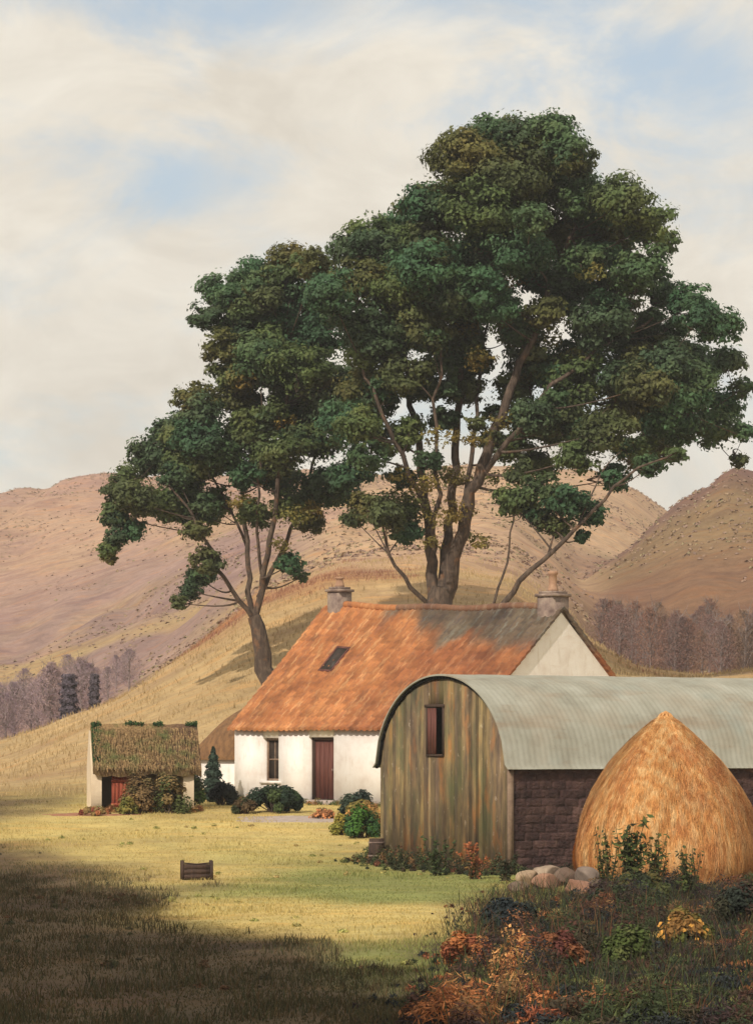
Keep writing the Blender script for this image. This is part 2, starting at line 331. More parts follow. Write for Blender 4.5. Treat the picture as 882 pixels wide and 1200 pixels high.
rh = (sstep(.055,.085,ux)*sstep(140,160,sl)*sstep(340,310,sl))[..., None]
rc = col3((.215,.145,.08))*(1+.2*st3); q = sstep(262,274,sl)[..., None]; q2 = sstep(250,228,sl)[..., None]
rc = rc*(1-q)+col3((.175,.105,.08))*q; rc = rc*(1-q2)+col3((.20,.115,.07))*q2; k3 = sstep(.0,.4,st)*.6; rc = rc*(1-k3)+olive*k3
C = C*(1-rh)+rc*rh
C = np.clip(C, .01, .9)
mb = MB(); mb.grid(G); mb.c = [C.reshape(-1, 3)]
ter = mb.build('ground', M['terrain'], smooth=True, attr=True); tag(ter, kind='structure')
def gzs(x, y): return float(gz(x, y))

# ------------------------------------------------------------------ leaf scatter
def leaves(mb, P0, nrm, size, tint, aspect=.6):
    """one bent quad per point; P0 (n,3), nrm (n,3), size (n,), tint (n,3)"""
    n = len(P0); nrm = nrm/(np.linalg.norm(nrm, axis=1)[:,None]+1e-9)
    r = rng.normal(size=(n,3)); a = np.cross(nrm, r); a /= np.linalg.norm(a, axis=1)[:,None]+1e-9; b = np.cross(nrm, a)
    s = size[:,None]
    V = np.stack([P0-a*s, P0-b*s*aspect, P0+a*s, P0+b*s*aspect], 1)
    V[:,1] -= nrm*s*.12; V[:,3] -= nrm*s*.12
    f = np.arange(4*n).reshape(n, 4)
    mb.v.append(V.reshape(-1,3)); mb.f.append(f+mb.n); mb.n += 4*n; mb.c.append(np.repeat(tint, 4, 0))
def sphdir(n):
    d = rng.normal(size=(n,3)); return d/np.linalg.norm(d, axis=1)[:,None]
def clump(mb, c, r, n, size, tint, nsub=14, sub=.40, flat=.8, tvar=.25, up=.5):
    """a bough of leaves: sprays spread through an uneven shell round c"""
    c = np.asarray(c, float); d = sphdir(nsub); d[:,2] = d[:,2]*.85+.12
    sc = c + d*np.array([1,1,flat])*r*rng.uniform(.35,.92,(nsub,1))
    sr = r*sub*rng.uniform(.6,1.25,nsub)
    w = sr**2; k = rng.choice(nsub, n, p=w/w.sum())
    dd = sphdir(n); rad = rng.random(n)**.4
    p = sc[k] + dd*np.array([1.15,1.15,.62])*(sr[k]*rad*1.05)[:,None]
    out = (p-c)/r
    nr = dd*.9 + out*.6 + np.array([0,0,up]) + rng.normal(size=(n,3))*.45
    tv = (1+tvar*(rng.random(nsub)-.5)*2)[k][:,None]*(1+.3*(rng.random((n,1))-.5))
    leaves(mb, p, nr, size*rng.uniform(.6,1.3,n), np.asarray(tint)*tv)
def bez(a, b, bend, n=7):
    a = np.asarray(a, float); b = np.asarray(b, float); t = np.linspace(0,1,n)[:,None]; m = (a+b)/2+bend
    return (1-t)**2*a+2*t*(1-t)*m+t*t*b
def resample(pts, rad, step=.6):
    pts = np.asarray(pts, float); rad = np.asarray(rad, float)
    d = np.concatenate([[0], np.cumsum(np.linalg.norm(np.diff(pts, axis=0), axis=1))]); n = max(3, int(d[-1]/step)+1); q = np.linspace(0, d[-1], n)
    P_ = np.stack([np.interp(q, d, pts[:,i]) for i in range(3)], 1); r_ = np.interp(q, d, rad)
    if n > 4:
        for _ in range(2): P_[1:-1] = (P_[:-2]+2*P_[1:-1]+P_[2:])/4
    return P_, r_

def make_tree(name, label, cat, D, limbs, clumps, root_px, leafsize=.13, dens=1500, depth=3.0, backs=.5, warm=(), group=None, tints=None):
    """limbs: list of (list of (u,v,dD), r0, r1) drawn as wood; clumps: (u,v,r_px)"""
    base = P(root_px[0], root_px[1], D); base[2] = gzs(base[0], base[1])-.1
    clumps = [(a_, b_+max(0, (330-b_))*.045, c_) for a_, b_, c_ in clumps]
    root = empty(name, base, label=label, cat=cat, group=group)
    wood = MB(); skel = []; skr = []
    for pts, r0, r1 in limbs:
        q = [P(a[0], a[1], D+(a[2] if len(a) > 2 else 0))-base for a in pts]
        rr = np.interp(np.linspace(0,1,len(q)), [0,1], [r0*(1 if r0 > .4 else .72),r1*.8])
        PP, RR = resample(q, rr, .5)
        PP[1:-1] += rng.normal(size=PP[1:-1].shape)*.05
        wood.tube(PP, RR, 9); skel.append(PP); skr.append(RR)
    SK = np.vstack(skel); SR = np.concatenate(skr)
    fol = MB(); s = D/F; allc = []; extra = []; cu = np.mean([c_[0] for c_ in clumps]); cv = np.mean([c_[1] for c_ in clumps])
    for (u, v, r) in clumps:
        if r > 26: extra += [(u+(cu-u)*.12+rng.uniform(-.6,.6)*r, v+(cv-v)*.08+rng.uniform(-.25,.7)*r, r*.62) for _ in range(2)]
    clumps = clumps+extra
    for (u, v, r) in clumps:
        c = P(u, v, D)-base; c[1] += rng.uniform(-1,1)*depth*(.45 if r < 26 else 1); allc.append((c, r*s*1.10))
        if rng.random() < backs and r > 26:
            c2 = c.copy(); c2[1] = rng.uniform(-1.5,1.5)*depth; c2[0] += rng.uniform(-.6,.6); c2[2] += rng.uniform(-.3,.3)-.3; allc.append((c2, r*s*.85))
    for c, r in allc:
        # limb out to the bough
        dd = np.linalg.norm(SK-c, axis=1) + np.maximum(0, SK[:,2]-(c[2]-.4))*(3 if r > .8 else 1.0) + (SR < .05)*1.5
        i = int(np.argmin(dd)); a = SK[i]
        if np.linalg.norm(a-c) > .3:
            r0 = min(SR[i]*.5, .055); pth = bez(a, c, np.array([(a-c)[0]*.25,0,-.16*np.linalg.norm(a-c)])+rng.normal(size=3)*.22, 8)
            wood.tube(pth, np.linspace(r0, .014, 8), 6)
            SK = np.vstack([SK, pth[2:7]]); SR = np.concatenate([SR, np.linspace(r0,.022,8)[2:7]])
        for _ in range(5):
            e = c + sphdir(1)[0]*r*.8; wood.tube(bez(c*.8+a*.2, e, rng.normal(size=3)*.1, 5), np.linspace(.024,.008,5), 4, cap=False)
        tn = tints[rng.integers(len(tints))]
        clump(fol, c, r, int(dens*r*r*1.25), leafsize*.74, tn, nsub=34, sub=.34, flat=.9)
        q = int(130*r*r); d_ = sphdir(q); leaves(fol, c+d_*r*rng.uniform(.75,1.08,(q,1))*np.array([1,1,.9]), d_+rng.normal(size=(q,3))*.5, leafsize*.6*rng.uniform(.6,1.2,q), np.asarray(tn)*rng.uniform(.8,1.3,(q,1)))
    for (u, v, r) in warm:
        c = P(u, v, D)-base; c[1] += rng.uniform(-1,.2)*depth*.8; clump(fol, c, r*s*1.4, int(420*(r*s*1.3)**2)+50, leafsize*.55, (2.5,1.25,.65) if rng.random() < .65 else (2.0,1.35,.8), nsub=16, sub=.4)
    wood.build('trunk', M['bark'], root, smooth=True)
    fol.build('crown', M['leaf'], root, attr=True)
    return root

GREENS = [(1,1,1),(.8,1.05,1.0),(.8,.9,.85),(1.25,1.1,.8),(.7,.75,.72),(1.05,1.15,1.0),(1.5,1.0,.65),(.8,1.1,1.05),(1.25,.95,.72),(1.4,1.25,.85)]
big_clumps = [(532,190,34),(566,160,34),(512,222,32),(600,158,36),(640,170,34),(560,352,34),(612,380,30),(548,430,26),(545,455,24),(600,455,26),(515,460,22),(575,520,16),(500,545,18),(660,500,34),(470,560,18),(555,500,13),(630,540,26),(720,560,20),(865,540,12),(500,330,40),(540,400,30),(470,350,36),(640,430,26),(590,250,40),(800,460,34),(770,440,34),(720,350,34),(870,455,14),(868,510,14),(580,166,38),(620,158,42),(658,185,42),(545,195,36),(600,212,48),(692,225,36),(718,250,36),(645,248,48),(500,235,32),(470,258,34),(440,272,32),(413,288,28),(560,265,44),(512,290,42),
 (700,290,42),(755,272,30),(783,275,18),(460,318,42),(420,340,38),(388,360,34),(604,312,36),(662,335,36),(740,330,36),(780,342,24),(800,372,30),(828,398,30),(850,428,24),(522,350,36),(575,378,26),(482,378,38),
 (438,400,38),(700,385,38),(762,402,38),(805,432,38),(852,468,26),(428,458,38),(475,445,30),(402,500,34),(455,512,28),(520,425,24),(618,425,28),(676,448,42),(740,462,42),(790,490,38),(838,503,30),(634,492,36),(600,520,24),
 (700,515,36),(760,528,28),(668,545,26),(430,540,24),(520,490,20),(560,420,20),(450,608,28),(426,592,18),(476,626,20),(414,606,16),(640,375,26),(545,310,34),(580,480,14),(500,400,30)]
big_limbs = [([(512,845),(514,760),(516,712),(517,690)],.78,.55),
 ([(508,705),(504,660),(500,600,.5),(492,540,1),(482,470,1),(470,400,1),(455,330,.5)],.34,.06),
 ([(522,700),(537,640,-.5),(556,570,-1),(580,505,-1.2),(606,440,-1),(634,370,-1),(660,300,-.5),(680,240,0)],.40,.06),
 ([(516,690),(530,600,.8),(534,520,1),(537,440,.6),(545,350,0),(562,270,0),(590,190,0)],.28,.05),
 ([(556,570,-1),(590,525,-1.4),(640,460,-1.5),(700,410,-1),(765,372,-.5)],.18,.05),
 ([(580,505,-1.2),(620,480,.5),(690,470,1),(760,470,1.2),(830,480,1)],.14,.04),
 ([(500,600,.5),(475,545,-.6),(450,490,-1),(425,430,-1),(400,370,-.5)],.16,.04),
 ([(506,715),(488,700,-.4),(474,678,-.7),(458,664,-.8),(450,640,-.8),(448,615,-.8)],.14,.05),
 ([(537,640,-.5),(548,560,-.2),(558,480,.4),(566,400,.8),(585,330,.8)],.16,.04),
 ([(504,660),(512,590,-.8),(508,520,-1.2),(515,440,-1.4),(520,370,-1)],.15,.04)]
left_clumps = [(142,578,22),(133,604,16),(140,632,14),(128,648,10),(160,625,16),(230,625,18),(230,470,26),(300,500,30),(320,540,30),(236,520,30),(390,480,32),(215,560,26),(275,440,30),(310,340,30),(265,338,34),(300,318,32),(340,306,28),(366,322,28),(244,372,22),(292,378,38),(338,368,38),(378,392,34),(260,410,24),(310,428,36),(356,440,34),(392,446,30),(330,485,28),(275,468,24),(240,490,26),(208,500,28),
 (178,530,32),(150,560,26),(222,548,34),(162,592,26),(142,612,18),(131,640,13),(128,655,9),(200,590,30),(246,590,30),(288,560,24),(262,535,28),(328,540,28),(370,520,32),(384,570,30),(342,592,26),(300,602,24),(246,662,20),(232,674,18),
 (222,692,15),(212,708,10),(340,664,17),(352,676,9),(410,560,26),(364,612,18),(280,506,20),(340,410,30),(360,480,30)]
left_limbs = [([(322,830),(317,800),(309,768),(301,738),(297,722)],.44,.32),
 ([(298,728),(284,705,-.3),(268,684,-.6),(256,664,-.8),(244,640,-1),(225,600,-1),(190,560,-.6)],.15,.05),
 ([(296,722),(291,680,.2),(289,630,.5),(284,570,.6),(276,500,.4),(270,420,.2),(278,350,0)],.17,.05),
 ([(299,722),(308,680,-.3),(318,630,-.6),(324,570,-.8),(332,500,-.7),(338,420,-.4),(345,340,0)],.20,.05),
 ([(303,700),(322,664,.5),(340,625,.9),(356,580,1),(372,520,.8),(382,440,.6)],.15,.04),
 ([(289,640,.5),(270,600,1),(250,560,1.2),(220,520,1)],.09,.03),
 ([(308,680),(300,630,-.8),(304,570,-1.2),(305,500,-1),(310,430,-1)],.10,.03)]
make_tree('large_tree', 'tallest spreading tree with dark green domed crown and forked trunk behind the cottage ridge', 'tree', 112, big_limbs, big_clumps, (512,845), tints=GREENS, dens=1500, depth=3.2, warm=[(545,380,22),(600,330,18),(690,332,14),(560,430,18),(520,560,16),(500,600,14),(480,580,18),(535,600,15),(600,270,16),(640,400,18),(440,330,12),(570,560,14),(505,640,10),(560,640,10),(515,520,16),(520,610,18),(545,630,14),(500,575,16),(600,560,14),(560,520,16),(470,560,14),(535,560,18),(680,420,16),(590,500,14)])
make_tree('leafy_tree', 'smaller leafy tree left of the cottage roof, trunk forking above the yellow slope', 'tree', 118, left_limbs, left_clumps, (322,830), tints=GREENS, dens=1500, depth=2.6, warm=[(345,610,18),(330,640,12),(300,560,14),(280,590,12),(365,600,14),(335,500,12),(290,450,12)])
lean_clumps = [(600,590,24),(632,578,26),(662,590,26),(690,602,20),(655,618,16),(682,628,10),(640,610,18),(760,545,18),(715,560,12),(790,535,14),(625,604,14)]
lean_limbs = [([(575,840),(580,760),(586,712),(606,682,-.2),(640,655,-.4),(676,618,-.5),(706,584,-.5),(748,548,-.5),(792,530,-.5)],.20,.035),
 ([(640,655,-.4),(652,620,0),(648,590,.2)],.06,.03), ([(676,618,-.5),(700,560,-.2),(726,530,0)],.05,.02)]
make_tree('leaning_tree', 'slender tree leaning right over the dark end of the cottage roof', 'tree', 107, lean_limbs, lean_clumps, (575,840), tints=GREENS, dens=1500, depth=1.0, backs=0)
sap_limbs = [([(560,840),(568,770),(576,712),(588,675),(597,640,.2),(603,606,.3),(600,575,.3)],.09,.03)]
make_tree('sapling', 'thin upright sapling between the big trunk and the leaning tree', 'tree', 109, sap_limbs, [(604,560,13),(598,585,12),(612,545,12)], (560,840), tints=GREENS, dens=1300, depth=.5, backs=0)

# ------------------------------------------------------------------ cottage
def frame_pt(o, ax, ay):      # local (a along, b deep, z) -> world
    o = np.array(o, float)
    return lambda a, b, z: np.array([o[0]+ax[0]*a+ay[0]*b, o[1]+ax[1]*a+ay[1]*b, z])
th = R(45); AX = (math.cos(th), -math.sin(th)); AY = (math.sin(th), math.cos(th))
FL = P(275, 938, 97); CL, CW = 10.4, 8.4; CH = CW/2
G0 = .55                                            # foot of the walls, below the turf
cot = empty('cottage', (FL[0], FL[1], 1.0), -th, label='low whitewashed cottage with steep orange roof and two chimneys below the big tree', cat='cottage')
def lz(z): return z-1.0
EL, ER = zv(97, 851), zv(89.65, 851)                # eaves, left and right
RL, RR_ = zv(99.97, 713), zv(92.6, 714)              # ridge, left and right
def eave(a): return lz(EL+(ER-EL)*a/CL)
def ridge(a): return lz(RL+(RR_-RL)*a/CL)
def wall_holes(mb, x0, x1, z0, z1f, holes, y0, th_):
    """long wall in local xz with rectangular openings, thickness th_"""
    xs = sorted({x0, x1, *[h[0] for h in holes], *[h[1] for h in holes]})
    for a, b in zip(xs[:-1], xs[1:]):
        cuts = [(h[2], h[3]) for h in holes if h[0] <= a+1e-6 and h[1] >= b-1e-6]
        segs = []; z = z0
        for c0, c1 in sorted(cuts):
            if c0 > z: segs.append((z, c0))
            z = c1
        segs.append((z, None))
        for s0, s1 in segs:
            ta = z1f(a) if s1 is None else s1; tb = z1f(b) if s1 is None else s1
            mb.hexa([(a,y0,s0),(b,y0,s0),(b,y0+th_,s0),(a,y0+th_,s0),(a,y0,ta),(b,y0,tb),(b,y0+th_,tb),(a,y0+th_,ta)])
def a_of_u(u):      # along-wall distance of the photo column u
    k = (u-441)/F; return (k*FL[1]-FL[0])/(AX[0]-k*AX[1])
wa, wb = a_of_u(308.5), a_of_u(326.5); da, db = a_of_u(362), a_of_u(391)
Dw = FL[1]+AX[1]*(wa+wb)/2; Dd = FL[1]+AX[1]*(da+db)/2
wz0, wz1 = lz(zv(Dw, 915)), lz(zv(Dw, 865)); dz0, dz1 = lz(zv(Dd, 938)), lz(zv(Dd, 864))
mb = MB()
wall_holes(mb, 0, CL, lz(G0), lambda a: eave(a)+.02, [(wa, wb, wz0, wz1), (da, db, dz0, dz1)], 0, .5)
for a, t_ in ((0, .5), (CL-.5, .5)):                # gable walls
    e0, e1 = eave(a)-.05, ridge(a)-.12
    b0 = .5; v = [(a,b0,lz(G0)),(a+t_,b0,lz(G0)),(a+t_,CW,lz(G0)),(a,CW,lz(G0)),(a,b0,e0+(e1-e0)*b0/CH),(a+t_,b0,e0+(e1-e0)*b0/CH),(a+t_,CW,e0),(a,CW,e0),(a,CH,e1),(a+t_,CH,e1)]
    mb.add(v, [(0,3,2,1),(0,1,5,4),(2,3,7,6)]); mb.add(v, [(0,4,8,7,3)]); mb.add(v, [(1,2,6,9,5)]); mb.add(v, [(4,5,9,8),(8,9,6,7)])
mb.box((.5, CW-.5, lz(G0)), (CL-.5, CW-.003, eave(5)))
wall = mb.build('wall', M['white'], cot)
# pantiled roof: rolls run down the slope, courses step across it
def roof_sheet(side, col_fn):
    ov = .22; A = np.arange(-.12, CL+.121, .035); ncourse = 20; rowsS = []
    for k in range(ncourse):
        rowsS += [(k/ncourse, .045), ((k+.97)/ncourse, .0)]
    rowsS.append((1.0, 0))
    Gd = np.zeros((len(rowsS), len(A), 3)); Cc = np.zeros((len(rowsS), len(A), 3))
    roll = .042*np.maximum(0, np.sin(A/.25*2*np.pi))**1
    sag = -.10*np.sin(np.clip(A/CL,0,1)*np.pi) + .03*np.sin(A*1.7)
    for i, (q, hh) in enumerate(rowsS):
        e = np.array([eave(a) for a in A]); r = np.array([ridge(a) for a in A])
        b = -ov+(CH+ov)*q; slope = (r-e)/CH; z = e+slope*b+.10+hh+roll+sag*math.sin(q*math.pi/2)**.6+.02*fbm(A*.8, np.full_like(A, q*5), 3)
        Gd[i,:,0] = A; Gd[i,:,1] = b if side == 0 else CW-b; Gd[i,:,2] = z
        Cc[i] = col_fn(A, q)*(.80+.40*_tab[(np.floor(A/.25).astype(int)*7+int(q*ncourse+.02)*31) & 255, int(q*ncourse+.02)*5 & 255])[:,None]*(.93 if i % 2 == 0 else 1.04)
    return Gd, Cc
def roofcol(A, q):
    c = np.ones((len(A), 3)); streak = fbm(A*1.6+q*1.0, np.full_like(A, q*1.2), 4); n = fbm(A*.55-q*1.5, np.full_like(A, q*2.0), 4)
    c *= (1+.22*streak)[:, None]
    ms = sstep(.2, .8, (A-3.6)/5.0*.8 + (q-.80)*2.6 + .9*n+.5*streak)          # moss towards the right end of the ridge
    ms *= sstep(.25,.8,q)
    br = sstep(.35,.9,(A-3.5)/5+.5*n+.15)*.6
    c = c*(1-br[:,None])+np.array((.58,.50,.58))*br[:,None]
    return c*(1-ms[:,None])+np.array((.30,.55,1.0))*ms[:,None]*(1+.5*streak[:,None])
mb = MB()
for sd_ in (0, 1):
    Gd, Cc = roof_sheet(sd_, roofcol)
    mb.grid(Gd, flip=(sd_ == 1)); mb.c[-1] = Cc.reshape(-1, 3)
    Gu = Gd.copy(); Gu[..., 2] -= .09; mb.grid(Gu, flip=(sd_ == 0)); mb.c[-1] = Cc.reshape(-1,3)
    for i0, i1 in ((0, 0),):
        e = np.stack([Gd[0], Gu[0]]); mb.grid(e); mb.c[-1] = np.vstack([Cc[0], Cc[0]])
    for j in (0, -1):
        e = np.stack([Gd[:, j], Gu[:, j]]); mb.grid(e); mb.c[-1] = np.vstack([Cc[:, j], Cc[:, j]])
roof = mb.build('roof', M['tile'], cot, attr=True)
# ridge tiles
mb = MB()
k = 0; a = .55
while a < CL-.9:
    z = ridge(a)+.10-.10*math.sin(a/CL*math.pi)+.03*math.sin(a*1.7)
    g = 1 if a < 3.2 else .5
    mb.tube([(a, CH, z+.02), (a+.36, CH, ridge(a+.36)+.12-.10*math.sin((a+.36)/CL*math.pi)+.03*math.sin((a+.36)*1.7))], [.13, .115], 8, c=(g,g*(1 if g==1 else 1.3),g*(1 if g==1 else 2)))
    a += .345
mb.build('ridge_tiles', M['tile'], roof, attr=True)
# skews on the right gable: pale edge
mb = MB()
for s_i in (0, 1):
    e0, e1 = eave(CL), ridge(CL); b0, b1 = -.15, CH
    zz = lambda b: e0+(e1-e0)*b/CH+.05
    f = (lambda b: b) if s_i == 0 else (lambda b: CW-b)
    y0, y1 = f(b0), f(b1)
    v = [(CL-.02, y0, zz(b0)-.14), (CL+.035, y0, zz(b0)-.14), (CL+.035, y1, zz(b1)-.14), (CL-.02, y1, zz(b1)-.14), (CL-.02, y0, zz(b0)), (CL+.035, y0, zz(b0)), (CL+.035, y1, zz(b1)), (CL-.02, y1, zz(b1))]
    mb.hexa(v)
# skylight
def roof_pt(a, q, lift=0):
    b = -.22+(CH+.22)*q; e, r = eave(a), ridge(a); sl_ = (r-e)/CH
    nrm = np.array([0, -sl_, 1]); nrm = nrm/np.linalg.norm(nrm)
    sg = (-.10*math.sin(a/CL*math.pi)+.03*math.sin(a*1.7))*math.sin(q*math.pi/2)**.6
    return np.array([a, b, e+sl_*b+.10+sg])+nrm*lift
fr = MB()
a0, a1, q0, q1 = 2.0, 2.6, .47, .67
def rb(mb, a0, a1, q0, q1, l0, l1):
    v = [roof_pt(a0,q0,l0),roof_pt(a1,q0,l0),roof_pt(a1,q1,l0),roof_pt(a0,q1,l0),roof_pt(a0,q0,l1),roof_pt(a1,q0,l1),roof_pt(a1,q1,l1),roof_pt(a0,q1,l1)]; mb.hexa(v)
rb(fr, a0, a0+.06, q0, q1, -.02, .065); rb(fr, a1-.06, a1, q0, q1, -.02, .065); rb(fr, a0+.06, a1-.06, q0, q0+.012, -.02, .065); rb(fr, a0+.06, a1-.06, q1-.012, q1, -.02, .065)
sk = fr.build('skylight', M['door'], roof)
# (pane kept in the same thing level: third level is the skylight itself, so the pane is a part of the roof too)
pn = MB(); rb(pn, a0+.061, a1-.061, q0+.0125, q1-.0125, 0.0, .055); pn.build('skylight_pane', M['glass'], roof)
# window
wn_ = MB(); fx = .07
wn_.box((wa, .16, wz0), (wa+fx, .24, wz1)); wn_.box((wb-fx, .16, wz0), (wb, .24, wz1)); wn_.box((wa+fx, .16, wz0), (wb-fx, .24, wz0+fx)); wn_.box((wa+fx, .16, wz1-fx), (wb-fx, .24, wz1))
wn_.box((wa+fx, .17, (wz0+wz1)/2-.025), (wb-fx, .23, (wz0+wz1)/2+.025)); wn_.box(((wa+wb)/2-.015, .18, wz0+fx), ((wa+wb)/2+.015, .225, wz1-fx))
win = wn_.build('window', M['frame'], cot)
g = MB(); g.box((wa+fx, .195, wz0+fx), (wb-fx, .21, wz1-fx)); g.build('pane', M['glass'], win)
s_w = MB(); s_w.box((wa-.10, -.07, wz0-.09), (wb+.10, .157, wz0-.003)); s_w.build('sill', M['white'], win)
# door
d = MB(); nb = 5
for i in range(nb):
    w_ = (db-da-.14)/nb; d.box((da+.07+i*w_+.006, .20+.004*(i % 2), dz0+.04), (da+.07+(i+1)*w_-.006, .25, dz1-.08))
door = d.build('door', M['door'], cot)
f = MB(); f.box((da, .13, dz0), (da+.07, .27, dz1)); f.box((db-.07, .13, dz0), (db, .27, dz1)); f.box((da+.07, .13, dz1-.08), (db-.07, .27, dz1)); f.build('door_frame', M['darkwood'], door)
f = MB(); f.box((da-.15, -.30, lz(G0)), (db+.15, .12, dz0+.02)); f.build('door_step', M['path'], door)
f = MB(); f.tube([(db-.20, .195, dz0+.95), (db-.20, .14, dz0+.95)], .018, 6); f.tube([(db-.20, .14, dz0+.93), (db-.20, .14, dz0+1.0)], .03, 8); f.build('handle', M['stone'], door)
# chimneys
def chimney(a0, a1, b0, b1, ztop, cap, pot, pm, mt=None):
    c = MB(); cz = ztop-.0
    zb = ridge((a0+a1)/2)-1.1
    c.box((a0, b0, zb), (a1, b1, cz))
    ch = c.build('chimney', mt or M['stone'], cot)
    k = MB(); k.box((a0-.06, b0-.06, cz+.002), (a1+.06, b1+.06, cz+.09)); k.box((a0+.03, b0+.03, cz+.092), (a1-.03, b1-.03, cz+.17)); k.build('cap', pm, ch)
    ca, cb = (a0+a1)/2, (b0+b1)/2
    p = MB(); r = pot[0]; p.lathe([(0, cz+.165),(r*1.15, cz+.165),(r*1.1, cz+.25),(r*.85, cz+.35),(r*.8, cz+pot[1]*.85),(r*1.05, cz+pot[1]*.88),(r*1.05, cz+pot[1]),(r*.7, cz+pot[1]),(r*.65, cz+pot[1]-.2),(0, cz+pot[1]-.25)], (ca, cb, 0), 16)
    p.build('chimney_pot', M['clay'], ch, smooth=False)
    return ch
chimney(.30, .84, CH-.30, CH+.30, lz(zv(99.6, 694)), None, (.14, .50), M['stone'])
chimney(CL-.66, CL-.03, CH-.38, CH+.38, lz(zv(92.6, 699)), None, (.15, .80), M['stone'])
# lead flashings round the stacks are below notice; gutterless eaves board
mb = MB(); mb.hexa([(0,-.035,eave(0)-.10),(CL,-.035,eave(CL)-.10),(CL,-.003,eave(CL)-.10),(0,-.003,eave(0)-.10),(0,-.035,eave(0)+.0),(CL,-.035,eave(CL)+.0),(CL,-.003,eave(CL)+.0),(0,-.003,eave(0)+.0)])
mb.build('eaves_board', M['frame'], cot)

# ------------------------------------------------------------------ outhouse beside the cottage, rounded thatch
OL = P(229, 933, 100.2); oh = empty('thatched_outhouse', (OL[0], OL[1], 1.1), -th, label='small white outhouse with rounded brown thatch against the cottage left end', cat='outhouse')
ol, ow = 3.05, 3.4; oe = zv(100, 886)-1.1; ot = zv(100, 824)-1.1
mb = MB(); mb.box((0,0,-.6),(ol,.4,oe+.1)); mb.box((0,.4,-.6),(.4,ow,oe+.1)); mb.box((.4,ow-.4,-.6),(ol,ow-.003,oe+.1)); mb.build('wall', M['white'], oh)
A = np.linspace(-.18, ol+.5, 46); B = np.linspace(-.18, ow+.18, 40); AA, BB = np.meshgrid(A, B, indexing='ij')
ea = np.clip((AA+.18)/1.9, 0, 1); eb = np.clip(1-np.abs((BB-ow/2)/(ow/2+.18))**2.0, 0, 1)
H = (ot-oe)*(1-(1-ea)**2.2)**.6*eb**.62
Z = oe+H+.05*fbm(AA*1.5, BB*1.5, 3)*.6
Gt = np.stack([AA, BB, Z], -1); mb = MB(); mb.grid(Gt, flip=True); Gb = Gt.copy(); Gb[...,2] = oe-.12; mb.grid(Gb)
for e, fl in ((0, 0), (-1, 1)):
    mb.grid(np.stack([Gt[e], Gb[e]])); mb.grid(np.stack([Gt[:, e], Gb[:, e]]))
mb.build('thatch_roof', M['brownthatch'], oh, smooth=False)

# ------------------------------------------------------------------ low open shed
SD_ = 90.0; S0 = P(107, 950, SD_); bsh = R(8)
shed = empty('open_shed', (S0[0], S0[1], S0[2]), bsh, label='low open-fronted shed with shaggy mossy thatch at the foot of the slope', cat='shed')
sl_, sw_ = 3.1, 3.0; se = zv(SD_, 899)-S0[2]; sr_ = zv(SD_+1.5, 853)-S0[2]
mb = MB()
def gable(mb, a0, a1):
    v = [(a0,0,-.4),(a1,0,-.4),(a1,sw_,-.4),(a0,sw_,-.4),(a0,0,se),(a1,0,se),(a1,sw_,se),(a0,sw_,se),(a0,sw_/2,sr_-.08),(a1,sw_/2,sr_-.08)]
    mb.add(v, [(0,3,2,1),(0,1,5,4),(2,3,7,6),(4,5,9,8),(8,9,6,7)]); mb.add(v, [(0,4,8,7,3)]); mb.add(v, [(1,2,6,9,5)])
gable(mb, 0, .32); gable(mb, sl_-.32, sl_); mb.box((.32, sw_-.3, -.4), (sl_-.32, sw_-.01, se))
mb.build('wall', M['cream'], shed)
mb = MB()
A = np.linspace(.05, sl_+.22, 70)
for sd_ in (0, 1):
    q = np.linspace(-.12, 1, 22); AA, QQ = np.meshgrid(A, q, indexing='ij')
    b = sw_/2*QQ; z = se+(sr_-se)*QQ+.12+.06*fbm(AA*2.2, QQ*1.5+sd_*5, 4)-.05*np.abs(np.sin(AA*5.1))*(QQ < .05)
    edge_ = (AA > sl_+.1)*.03
    Gt = np.stack([AA, b if sd_ == 0 else sw_-b, z-edge_], -1); mb.grid(Gt, flip=(sd_==0))
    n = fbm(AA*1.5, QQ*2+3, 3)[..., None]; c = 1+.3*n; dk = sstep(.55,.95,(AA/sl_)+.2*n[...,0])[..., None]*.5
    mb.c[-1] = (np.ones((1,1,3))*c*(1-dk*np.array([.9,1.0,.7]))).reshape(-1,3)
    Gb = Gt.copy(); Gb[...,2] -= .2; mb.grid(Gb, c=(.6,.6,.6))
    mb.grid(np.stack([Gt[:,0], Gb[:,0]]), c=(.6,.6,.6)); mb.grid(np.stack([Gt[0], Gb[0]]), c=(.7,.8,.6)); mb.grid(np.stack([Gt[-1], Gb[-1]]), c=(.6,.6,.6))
th_roof = mb
# hanging straw ends over the eave
n = 1500; a = rng.uniform(.1, sl_+.2, n); qq = rng.random(n)**1.3; b = sw_/2*(qq*1.0-.12); z = se+(sr_-se)*(qq-.1)+.15
P0 = np.stack([a, b-.02, z], 1); sl2 = np.array([0, -sw_/2, -(sr_-se)]); sl2 /= np.linalg.norm(sl2); ln_ = rng.uniform(.12,.34,n)[:,None]
e = P0+sl2*ln_+rng.normal(size=(n,3))*.02+np.array([0,0,.02]); wv = np.array([.012,0,0]); V = np.stack([P0-wv,P0+wv,e+wv*.5,e-wv*.5],1)
th_roof.v.append(V.reshape(-1,3)); th_roof.f.append(np.arange(4*n).reshape(n,4)+th_roof.n); th_roof.n += 4*n; th_roof.c.append(np.repeat(rng.uniform(.6,1.5,(n,1))*np.ones(3),4,0))
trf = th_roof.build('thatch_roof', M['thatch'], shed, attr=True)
ms = MB(); n = 3800; a_ = rng.uniform(-.02, sl_+.22, n); pk = fbm(a_*2.2, a_*0+3, 3) > -.25
